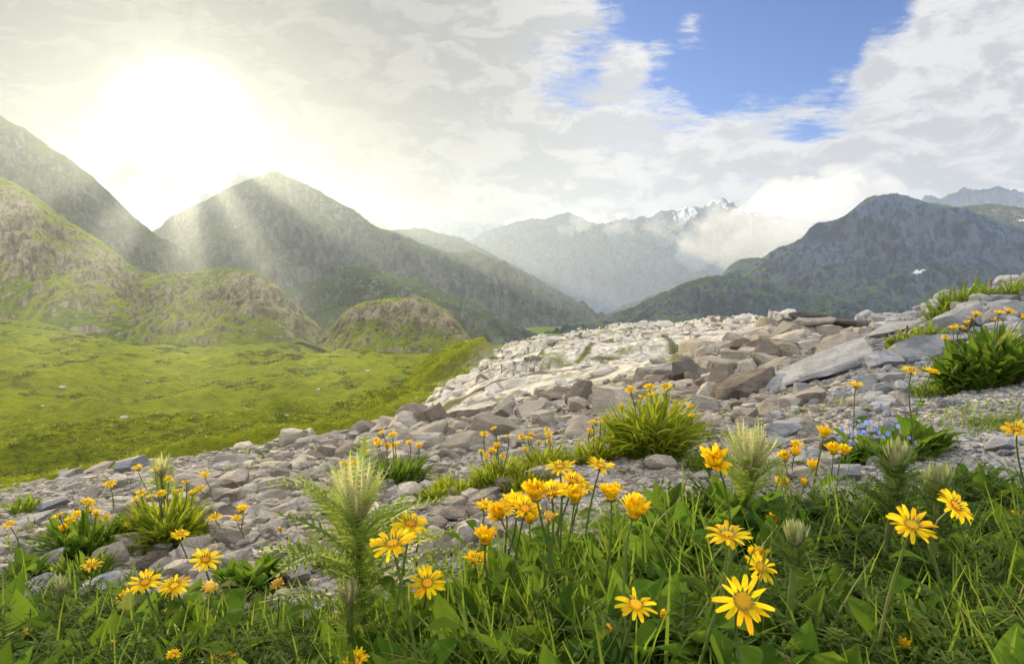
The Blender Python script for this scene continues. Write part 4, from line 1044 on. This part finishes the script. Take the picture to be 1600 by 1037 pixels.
def thistle(u, vt, d, Hpx, wpx, label, closed=False, lean=0., nl=46, nb=34, leafmat='thistle', spread=1.0):
    c = P(u, vt, d); b = c + np.array([-lean, .02, 0]); b[2] = float(gz(b[0], b[1])) - .01
    H = c[2] - b[2]; S = wpx / FPX * d
    root = empty('thistle', b); tag(root, label, 'thistle', 'pale thistles')
    pth = stem_path(np.zeros(3), c - b, np.array([0, 0, 1.0]))
    a_ = Acc(); v_, f_ = tube(pth, .006, .005, 8); a_.add(v_, f_, (.4, 0, 0)); a_.build('stem', M['stem'], True, root)
    l_ = Acc(); lo_ = max(.04, 1 - Hpx / FPX * d / H)
    t = np.linspace(lo_, .96, nl) ; idx = t * 8; i0 = np.clip(idx.astype(int), 0, 7); fr = (idx - i0)[:, None]
    pp = pth[i0] * (1 - fr) + pth[i0 + 1] * fr; yaw = np.arange(nl) * 2.4 + RNG.normal(size=nl) * .3
    LL = S * (.95 - .25 * t) * RNG.uniform(.75, 1.1, nl)
    for k in range(3):
        m = np.arange(nl) % 3 == k
        l_.scat(*TLEAF[k], pp[m], yaw[m], (.85 - .4 * t[m]), 0, LL[m] * spread, np.stack([RNG.uniform(size=m.sum()), np.zeros(m.sum()), np.zeros(m.sum())], 1))
    l_.build('leaves', M[leafmat], True, root)
    hd = Acc(); V, F = ico(3); rad = S * (.13 if not closed else .125)
    vv = V * np.array([rad, rad, rad * 1.35]); q_ = V * 5; vv = vv * (1 + .12 * fbm(q_[:, 0], q_[:, 1], q_[:, 2], 2))[:, None]
    hd.add(vv + (c - b) + np.array([0, 0, rad * .6]), F, (RNG.uniform(), 0, 0)); ho = hd.build('flower_head', M['bract_core'], True, root)
    br = Acc(); n = nb; yaw = np.arange(n) * 2.399 + RNG.normal(size=n) * .15; ring = np.linspace(0, 1, n)
    pit = (.12 + .62 * ring) if not closed else (.30 + .50 * ring)
    base = np.stack([-np.sin(yaw) * rad * .75, np.cos(yaw) * rad * .75, rad * (.6 - .9 * ring)], 1) + (c - b)
    LB = S * (.52 if not closed else .34) * RNG.uniform(.75, 1.15, n)
    for k in range(3):
        m = np.arange(n) % 3 == k
        br.scat(*(CBRACT if closed else BRACT)[k], base[m], yaw[m], pit[m], 0, LB[m][:, None] * np.array([1.15, 1, 1]), np.stack([RNG.uniform(size=m.sum()), np.zeros(m.sum()), np.zeros(m.sum())], 1))
    br.build('bracts', M['bract_green' if leafmat == 'feather' else 'bract'], True, ho)
thistle(556, 800, 1.02, 200, 150, 'tallest thistle, yellow-green and spiky with a crown of pale bracts', nl=36, nb=44, spread=1.6)
thistle(545, 935, .98, 90, 90, 'smaller thistle head low at the foot of the tallest thistle', closed=True, nl=30)
thistle(1172, 728, 1.45, 70, 120, 'pale straw-coloured spiky thistle behind the shaggy yellow flower', nb=60, nl=26)
thistle(1404, 722, 1.2, 110, 100, 'pale pinkish thistle head right of the blue flowers', closed=True, nl=40, nb=40, leafmat='feather')
thistle(1466, 760, 1.1, 110, 105, 'thistle head with a brown open centre, rightmost of the thistles', closed=True, nl=36, nb=40, leafmat='feather')
thistle(1243, 845, .92, 60, 90, 'round green thistle bud among the feathery leaves', closed=True, nl=24, nb=46, leafmat='feather')
thistle(252, 740, 2.6, 50, 56, 'small pale thistle at the meadow edge on the left', nl=26, nb=30)
thistle(95, 920, 1.25, 70, 46, 'small faint thistle in the leaves at the lower left', nl=22, nb=24, leafmat='feather')

# ------------------------------------------------------------------ ground cover of the foreground
def near_points(n, umin, umax, dlo, dhi_scale=1.0, dens=None):
    u = RNG.uniform(umin, umax, n); far = np.interp(u, [-200, 0, 250, 450, 560, 640, 800, 1000, 1200, 1400, 1600, 1800], [1.5, 1.45, 1.36, 1.28, 1.2, 1.24, 1.36, 1.52, 1.62, 1.55, 1.55, 1.6]) * dhi_scale
    d = dlo + (far - dlo) * RNG.uniform(0, 1, n) ** .8
    d = d * (1 + .05 * fbm(u / 60, u / 60 + 3, 1, 3))
    x, y = (u - CU) / FPX * d, d
    return u, d, np.stack([x, y, gz(x, y) - .006], 1)
def canopy(u):   # height of the herb layer
    return np.interp(u, [-200, 0, 250, 450, 640, 800, 1000, 1200, 1400, 1600, 1800], [.18, .17, .15, .15, .17, .20, .22, .21, .17, .19, .2])
a_ = Acc(); n = 24000
u, d, p = near_points(n, -320, 1960, .62)
hgt = canopy(u) * RNG.uniform(.45, 1.15, n); patch = fbm(p[:, 0] * 3, p[:, 1] * 3, 4, 3)
wgt = np.interp(u, [0, 450, 620, 1050, 1200, 1600], [.12, .14, .42, .42, .25, .25])
k = RNG.uniform(size=n) < np.clip(wgt + patch * .5, .1, 1); p, hgt, u = p[k], hgt[k], u[k]; n = len(p)
tn = np.stack([RNG.uniform(size=n), (RNG.uniform(size=n) < .05) * .9, np.zeros(n)], 1)
for c in range(4):
    m = RNG.integers(0, 4, n) == c
    a_.scat(*BLADES[c], p[m], RNG.uniform(0, 6.28, m.sum()), RNG.uniform(0, .45, m.sum()), 0, hgt[m][:, None] * np.array([1.1, 1, 1]), tn[m])
tag(a_.build('grass', M['grass'], True), kind='stuff')
a_ = Acc(); n = 5700
u, d, p = near_points(n, -320, 1960, .62, .97)
wgt = np.interp(u, [0, 300, 500, 640, 1000, 1150, 1300, 1600], [.5, .42, .4, .95, .95, .6, .22, .3]); patch = fbm(p[:, 0] * 4, p[:, 1] * 4, 14, 3)
k = RNG.uniform(size=n) < np.clip(wgt + patch * .6, 0, 1); p, u = p[k], u[k]; n = len(p)
L = canopy(u) * RNG.uniform(.4, .95, n); tn = np.stack([RNG.uniform(size=n), (RNG.uniform(size=n) < .03) * .7, np.zeros(n)], 1)
for c in range(4):
    m = RNG.integers(0, 4, n) == c
    a_.scat(*BROAD[c], p[m], RNG.uniform(0, 6.28, m.sum()), RNG.uniform(0, .6, m.sum()), RNG.normal(size=m.sum()) * .4, L[m][:, None] * np.array([.85, 1, 1]), tn[m])
tag(a_.build('undergrowth', M['leaf'], True), kind='stuff')
a_ = Acc(); n = 7400
u, d, p = near_points(n, -320, 1960, .6)
wgt = np.interp(u, [0, 300, 520, 640, 1000, 1150, 1300, 1600], [.75, .85, .75, .14, .14, .6, .95, .95]); patch = fbm(p[:, 0] * 4, p[:, 1] * 4, 24, 3)
k = RNG.uniform(size=n) < np.clip(wgt + patch * .4, 0, 1); p, u = p[k], u[k]; n = len(p)
L = canopy(u) * RNG.uniform(.45, 1.0, n); tn = np.stack([RNG.uniform(size=n), (RNG.uniform(size=n) < .05) * .5, np.zeros(n)], 1)
for c in range(4):
    m = RNG.integers(0, 4, n) == c
    a_.scat(*FEATHER[c], p[m], RNG.uniform(0, 6.28, m.sum()), RNG.uniform(0, .7, m.sum()), 0, L[m], tn[m])
tag(a_.build('ground_cover', M['feather'], True), kind='stuff')
# sparse herbs between the stones
a_ = Acc(); n = 34000
uu = RNG.uniform(-100, 1700, n); ddd = np.exp(RNG.uniform(math.log(1.2), math.log(9), n)); xx, yy = (uu - CU) / FPX * ddd, ddd
k = (fbm(xx * 1.6, yy * 1.6, 33, 3) + .25 * sstep(500, 0, uu) * sstep(4, 2, ddd) > .30) & (zones(xx, yy)[3] < .6); xx, yy, ddd = xx[k], yy[k], ddd[k]; n = len(xx)
p = np.stack([xx, yy, gz(xx, yy) - .004], 1); tn = np.stack([RNG.uniform(size=n), (RNG.uniform(size=n) < .12) * .9, np.zeros(n)], 1)
for c in range(4):
    m = np.arange(n) % 4 == c
    a_.scat(*LANCE[c], p[m], RNG.uniform(0, 6.28, m.sum()), RNG.uniform(.1, .8, m.sum()), 0, (.030 * np.sqrt(ddd[m]) * RNG.uniform(.4, 1.2, m.sum()))[:, None] * np.array([.9, 1, 1]), tn[m])
tag(a_.build('weeds', M['grass'], True), kind='stuff')

# grass tufts of the near meadow
a_ = Acc(); n = 26000
uu = RNG.uniform(-150, 800, n); ddd = np.exp(RNG.uniform(math.log(4), math.log(170), n)); xx, yy = (uu - CU) / FPX * ddd, ddd
g9, l9, v9, o9, *_q = zones(xx, yy)
k = (g9 > .45) & (RNG.uniform(size=n) < .45 + fbm(xx * .12, yy * .12, 3, 3)); xx, yy, ddd = xx[k], yy[k], ddd[k]; n = len(xx)
p = np.stack([xx, yy, gz(xx, yy) - .02], 1)
tv, tf_ = merge([(xf(LANCE[i % 4][0] * np.array([1.6, 1, 1]), (math.cos(i * 2.4) * .25, math.sin(i * 2.4) * .25, 0), i * 2.4 - 1.57, .25 + .1 * (i % 3)), LANCE[i % 4][1]) for i in range(7)])
a_.scat(tv, tf_, p, RNG.uniform(0, 6.28, n), RNG.uniform(-.2, .2, n), 0, (.0068 * ddd ** .95 * RNG.uniform(.4, 1.2, n))[:, None] * np.array([1.5, 1.5, .8]), np.stack([RNG.uniform(size=n), (RNG.uniform(size=n) < .06) * .6, np.zeros(n)], 1))
tag(a_.build('meadow_grass', M['grass_dry'], True), kind='stuff')

a_ = Acc(); n = 30000
uu = RNG.uniform(-200, 640, n); ddd = np.exp(RNG.uniform(math.log(45), math.log(720), n)); xx, yy = (uu - CU) / FPX * ddd, ddd
g9, l9, v9, o9, *_q = zones(xx, yy)
k = (g9 > .6) & (fbm(xx * .025, yy * .012, 5, 5) + .25 * fbm(xx * .2, yy * .1, 7, 3) > .20); xx, yy, ddd = xx[k], yy[k], ddd[k]; n = len(xx)
p = np.stack([xx, yy, gz(xx, yy) - .05], 1)
a_.scat(tv, tf_, p, RNG.uniform(0, 6.28, n), RNG.uniform(-.2, .2, n), 0, (0.0034 * ddd * RNG.uniform(.3, 1.3, n) ** 1.5)[:, None] * np.array([2.2, 2.2, .75]), np.stack([RNG.uniform(size=n), np.zeros(n), np.zeros(n)], 1))
tag(a_.build('meadow_shrubs', M['meadow_shrub'], True), kind='stuff')
# ------------------------------------------------------------------ air, sky, sun
HAZE_D = 1.05e-4
hz = mk('haze', [(x, y, z) for x in (-3800, 3800) for y in (-3100, 4500) for z in (-380, 470)],
        np.array([[0,1,3,2],[4,6,7,5],[0,4,5,1],[2,3,7,6],[0,2,6,4],[1,5,7,3]]))
tag(hz, kind='stuff')
s = NT('haze_material')
def air(col, dens, g):
    pv = s.n('VolumePrincipled'); pv.inputs['Color'].default_value = (*col, 1); pv.inputs['Density'].default_value = dens; pv.inputs['Anisotropy'].default_value = g
    return pv.outputs[0]
mix_ = s.n('AddShader'); s.set(mix_.inputs[0], air((1.0, .945, .83), 7.3e-5, .65)); s.set(mix_.inputs[1], air((.16, .46, 1.0), 6.0e-5, 0.0))   # droplets and blue air
s.set(s.out.inputs['Volume'], mix_.outputs[0]); hz.data.materials.append(s.m)

# cumulus in the valley, beyond the haze
def cloud(name, blobs, label, dens=.014, seed=0, flat=None):
    rng = np.random.default_rng(100 + seed); V0, F0 = ico(4); acc = Acc()
    for (u, v, ru, d) in blobs:
        c = P(u, v, d); r = ru / FPX * d
        k = max(3, int(5))
        for i in range(k):
            off = rng.normal(size=3) * r * .42; rr = r * rng.uniform(.5, .8)
            if i == 0: off *= 0; rr = r * .8
            p = V0 * rr * np.array([1.1, 1.0, .85]) + c + off * np.array([1.2, .8, .7])
            q = p / (r * .9)
            n = fbm(q[:, 0], q[:, 1], q[:, 2] + seed, 4) * .55 + .2 * np.abs(fbm(q[:, 0] * 3, q[:, 1] * 3, q[:, 2] * 3, 3))
            p = p + V0 * (n * rr)[:, None]
            acc.add(p, F0)
    o = acc.build(name, M['cloud'], True)
    rm = o.modifiers.new('remesh', 'REMESH'); rm.mode = 'VOXEL'
    rm.voxel_size = min(b[2] / FPX * b[3] for b in blobs) * .075
    tx = bpy.data.textures.new('cloud_noise', 'CLOUDS'); tx.noise_scale = 75; tx.noise_depth = 5
    dm = o.modifiers.new('billow', 'DISPLACE'); dm.texture = tx; dm.texture_coords = 'GLOBAL'; dm.strength = 60; dm.mid_level = .5
    tx2 = bpy.data.textures.new('cloud_wisps', 'CLOUDS'); tx2.noise_scale = 26; tx2.noise_depth = 4
    dm2 = o.modifiers.new('wisps', 'DISPLACE'); dm2.texture = tx2; dm2.texture_coords = 'GLOBAL'; dm2.strength = 18; dm2.mid_level = .5
    return tag(o, label, 'cloud', 'clouds lying in the valley')
s = NT('cloud_material')
pv = s.n('VolumePrincipled'); pv.inputs['Color'].default_value = (.985, .985, .99, 1); pv.inputs['Density'].default_value = .0017; pv.inputs['Anisotropy'].default_value = .35
s.set(s.out.inputs['Volume'], pv.outputs[0]); M['cloud'] = s.m
cloud('cloud', [(1170,372,46,4900),(1110,385,38,4900),(1230,350,52,4900),(1280,325,50,4900),(1195,330,40,5000),(1325,305,48,5000),(1140,350,30,4825),(1085,398,24,4825),(1215,395,34,4825)],
      'big white cloud bank lying against the dark flat-topped mountain', seed=1)
cloud('cloud', [(1105,345,16,4850),(1075,338,12,4850),(1130,332,15,4850),(1060,352,12,4850)], 'thin white cloud veil below the snowy peak, above the big cloud bank', seed=5)
cloud('cloud', [(1032,362,17,4750),(1026,348,12,4750),(1040,376,12,4750)], 'small round white cloud just left of the big cloud bank', seed=2)
cloud('cloud', [(968,352,15,4825),(975,338,12,4825),(962,362,11,4825),(990,368,11,4750)], 'upright white cloud puff between two others before the far range', seed=3)
cloud('cloud', [(905,352,17,4900),(890,360,11,4900),(918,346,12,4900)], 'leftmost small white cloud before the hazy blue far range', seed=4)

# wisps added below the sun; their shadows cut the hazy air into beams
e1 = np.cross(SUN_DIR, [0, 0, 1.0]); e1 /= np.linalg.norm(e1); e2 = np.cross(e1, SUN_DIR)
s = NT('added_wisp_material')
pv = s.n('VolumePrincipled'); pv.inputs['Color'].default_value = (1, 1, 1, 1); pv.inputs['Density'].default_value = .032; pv.inputs['Anisotropy'].default_value = .88
s.set(s.out.inputs['Volume'], pv.outputs[0]); M['veil'] = s.m
for n_, (ang, wd, r0_, r1_) in enumerate(((-46, 8.5, 66, 215), (-17, 6.5, 70, 250), (15, 7, 58, 330), (44, 8.5, 62, 330))):
    rng = np.random.default_rng(40 + n_); acc = Acc(); V0, F0 = ico(3)
    for rr_ in np.exp(np.linspace(math.log(r0_), math.log(r1_), 7)):
        a0 = R(ang + rng.normal() * .2); half = rr_ * math.tan(R(wd)) * rng.uniform(.95, 1.3)
        c = SUN_DIR * (5300 + rng.normal() * 20) + (e1 * math.sin(a0) - e2 * math.cos(a0)) * rr_
        p = V0 * np.array([1, 1, 1]) * half
        q = p / half * 1.3 + n_
        p = p * (1 + .35 * fbm(q[:, 0], q[:, 1], q[:, 2], 3))[:, None]
        rad = (e1 * math.sin(a0) - e2 * math.cos(a0)); k = p @ rad
        p = p + rad[None] * (k * (rr_ * .34 / half - 1))[:, None]
        acc.add(p + c, F0)
    o = acc.build('cloud', M['veil'], True)
    tag(o, 'thin wisp added below the sun to cut the haze into beams', 'cloud', 'added beam-cutting wisps')

# sky
w = bpy.data.worlds.new('World'); scene.world = w; w.use_nodes = True
s = NT.__new__(NT); s.t = w.node_tree; s.t.nodes.clear(); s.out = s.t.nodes.new('ShaderNodeOutputWorld')
tc = s.n('TexCoord'); dirv = s.n('VectorMath', _operation='NORMALIZE'); s.set(dirv.inputs[0], tc.outputs['Generated']); dv = dirv.outputs[0]
sx = s.n('SeparateXYZ', Vector=dv); dz = s.math('MAXIMUM', sx.outputs[2], 0.0)
sky = s.n('TexSky', _sky_type='NISHITA', _sun_disc=False, _sun_elevation=SUN_EL, _sun_rotation=SUN_AZ, _altitude=1900, _air_density=1.0, _dust_density=.6, _ozone_density=2.2)
skyc = s.mix(1.0, sky.outputs[0], (.038, .060, .102), 'MULTIPLY')
# clouds on a high, slightly curved layer
inv = s.math('DIVIDE', 1.0, s.math('ADD', dz, .11))
pl = s.n('CombineXYZ', X=s.math('MULTIPLY', sx.outputs[0], inv), Y=s.math('MULTIPLY', sx.outputs[1], inv), Z=0.0).outputs[0]
def dirdot(u, v):
    p = P(u, v, 1.0); p = p / np.linalg.norm(p)
    nd = s.n('VectorMath', _operation='DOT_PRODUCT'); s.set(nd.inputs[0], dv); nd.inputs[1].default_value = p; return nd.outputs['Value']
def lobe(u, v, deg, amp):
    return s.math('MULTIPLY', s.ramp(dirdot(u, v), math.cos(R(deg)), 1.0), amp)
big = s.noise(s.vscale(pl, (.8, 1.25, 1)), 1.0, 9, .58, .5)
mid = s.noise(s.vscale(pl, (1, 1.5, 1)), 2.6, 8, .6, .3)
fine = s.noise(s.vscale(pl, (1, 1.3, 1)), 12, 9, .7, .5)
dens = s.math('ADD', s.math('ADD', s.math('MULTIPLY', big, .50), s.math('MULTIPLY', mid, .24)), s.math('MULTIPLY', fine, .26))
dens = s.math('ADD', .5, s.math('MULTIPLY', s.math('SUBTRACT', dens, .5), 1.75))
bias = s.math('ADD', lobe(300, 150, 34, .20), lobe(1580, 55, 9, .22))
bias = s.math('ADD', bias, lobe(1440, 75, 5, .14))
bias = s.math('ADD', s.math('ADD', bias, lobe(500, 225, 15, .35)), lobe(110, 235, 12, .35))
for (u_, v_, dg, am) in ((975,104,2.4,.17),(1020,90,2.0,.15),(1180,86,2.2,.19),(1212,72,1.5,.15),(1290,120,1.6,.15),(1150,132,2.4,.12),(1300,45,2.2,.10),(895,62,3.2,.13),(1105,42,2.6,.12),(1235,148,2.6,.12),(1335,85,3.2,.12),(1060,150,2.5,.10),(930,120,2.4,.10),(1085,75,2.2,.07)):
    bias = s.math('ADD', bias, lobe(u_, v_, dg, am))
for (u_, v_, dg, am) in ((880,105,4.5,-.17),(960,70,5,-.17),(1060,40,5,-.22),(1080,135,4.5,-.2),(1160,100,5,-.22),(1240,60,5.5,-.28),(1275,150,4.5,-.24),(1330,10,5,-.22),(1190,15,5,-.2),(1440,-10,5,-.22)):
    bias = s.math('ADD', bias, lobe(u_, v_, dg, am))
hor = s.ramp(dz, .30, .16, .10, .22)
dens = s.math('ADD', s.math('ADD', dens, bias), hor)
cm = s.ramp(dens, .38, .64)
shade = s.noise(s.n('VectorMath', _operation='ADD', i0=pl, i1=(.06, -.10, 3)).outputs[0], 2.3, 7, .6, .3)
th = s.ramp(s.math('SUBTRACT', s.math('ADD', s.math('ADD', dens, lobe(300, 150, 40, .3)), s.math('MULTIPLY', shade, .25)), .1), .42, .78)
cc = s.mix(th, (.53, .53, .545), (.40, .405, .425))
puff = s.noise(s.vscale(dv, (1, 1, 2.2)), 13, 8, .62, .4)
cc = s.mix(s.ramp(puff, .44, .58, 0, .85), cc, (.58, .57, .56))
sun = s.n('VectorMath', _operation='DOT_PRODUCT'); s.set(sun.inputs[0], dv); sun.inputs[1].default_value = SUN_DIR
sd = s.math('MAXIMUM', sun.outputs['Value'], 0.0)
glow = s.math('ADD', s.math('MULTIPLY', s.math('POWER', sd, 14), .02), s.math('ADD', s.math('MULTIPLY', s.math('POWER', sd, 90), .10), s.math('MULTIPLY', s.math('POWER', sd, 900), 4.0)))
gc = s.n('VectorMath', _operation='SCALE'); gc.inputs[0].default_value = (1.0, .93, .72); s.set(gc.inputs['Scale'], glow)
back = s.ramp(sx.outputs[1], .5, -.3, 1.0, 2.5)          # front-lit clouds behind the camera, brightened further as fill light
up_ = s.ramp(sx.outputs[2], .52, .9, 1.0, 2.8)  # overhead sky brightened too, as added fill
thick = s.math('SUBTRACT', 1.0, lobe(210, 150, 38, .68))     # cloud colour dimmed round the sun to offset the haze glow
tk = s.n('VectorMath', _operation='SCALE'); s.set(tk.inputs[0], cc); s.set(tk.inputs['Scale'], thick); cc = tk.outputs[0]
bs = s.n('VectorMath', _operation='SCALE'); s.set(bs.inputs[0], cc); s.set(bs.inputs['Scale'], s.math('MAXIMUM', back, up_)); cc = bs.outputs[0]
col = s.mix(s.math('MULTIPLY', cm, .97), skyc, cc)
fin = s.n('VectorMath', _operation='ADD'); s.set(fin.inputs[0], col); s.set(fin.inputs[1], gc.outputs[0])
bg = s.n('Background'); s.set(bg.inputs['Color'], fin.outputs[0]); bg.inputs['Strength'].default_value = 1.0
s.set(s.out.inputs['Surface'], bg.outputs[0])
w.cycles.sampling_method = 'MANUAL'; w.cycles.sample_map_resolution = 1024

sl = bpy.data.lights.new('sun', 'SUN'); so = bpy.data.objects.new('sun', sl); COL.objects.link(so)
sl.energy = 5.0; sl.angle = R(.3); sl.color = (1.0, .80, .44)
so.rotation_euler = Vector([-float(c) for c in SUN_DIR]).to_track_quat('-Z', 'Y').to_euler()

# ------------------------------------------------------------------ render settings
vs = scene.view_settings; vs.view_transform = 'Standard'; vs.look = 'None'; vs.exposure = .62; vs.gamma = 1.0
cy = scene.cycles
cy.max_bounces = 6; cy.diffuse_bounces = 3; cy.glossy_bounces = 2; cy.transmission_bounces = 3; cy.volume_bounces = 2; cy.transparent_max_bounces = 8
cy.use_denoising = True; cy.use_adaptive_sampling = True; cy.adaptive_threshold = .02
try: cy.denoiser = 'OPENIMAGEDENOISE'
except Exception: pass
cy.sample_clamp_indirect = 4.0
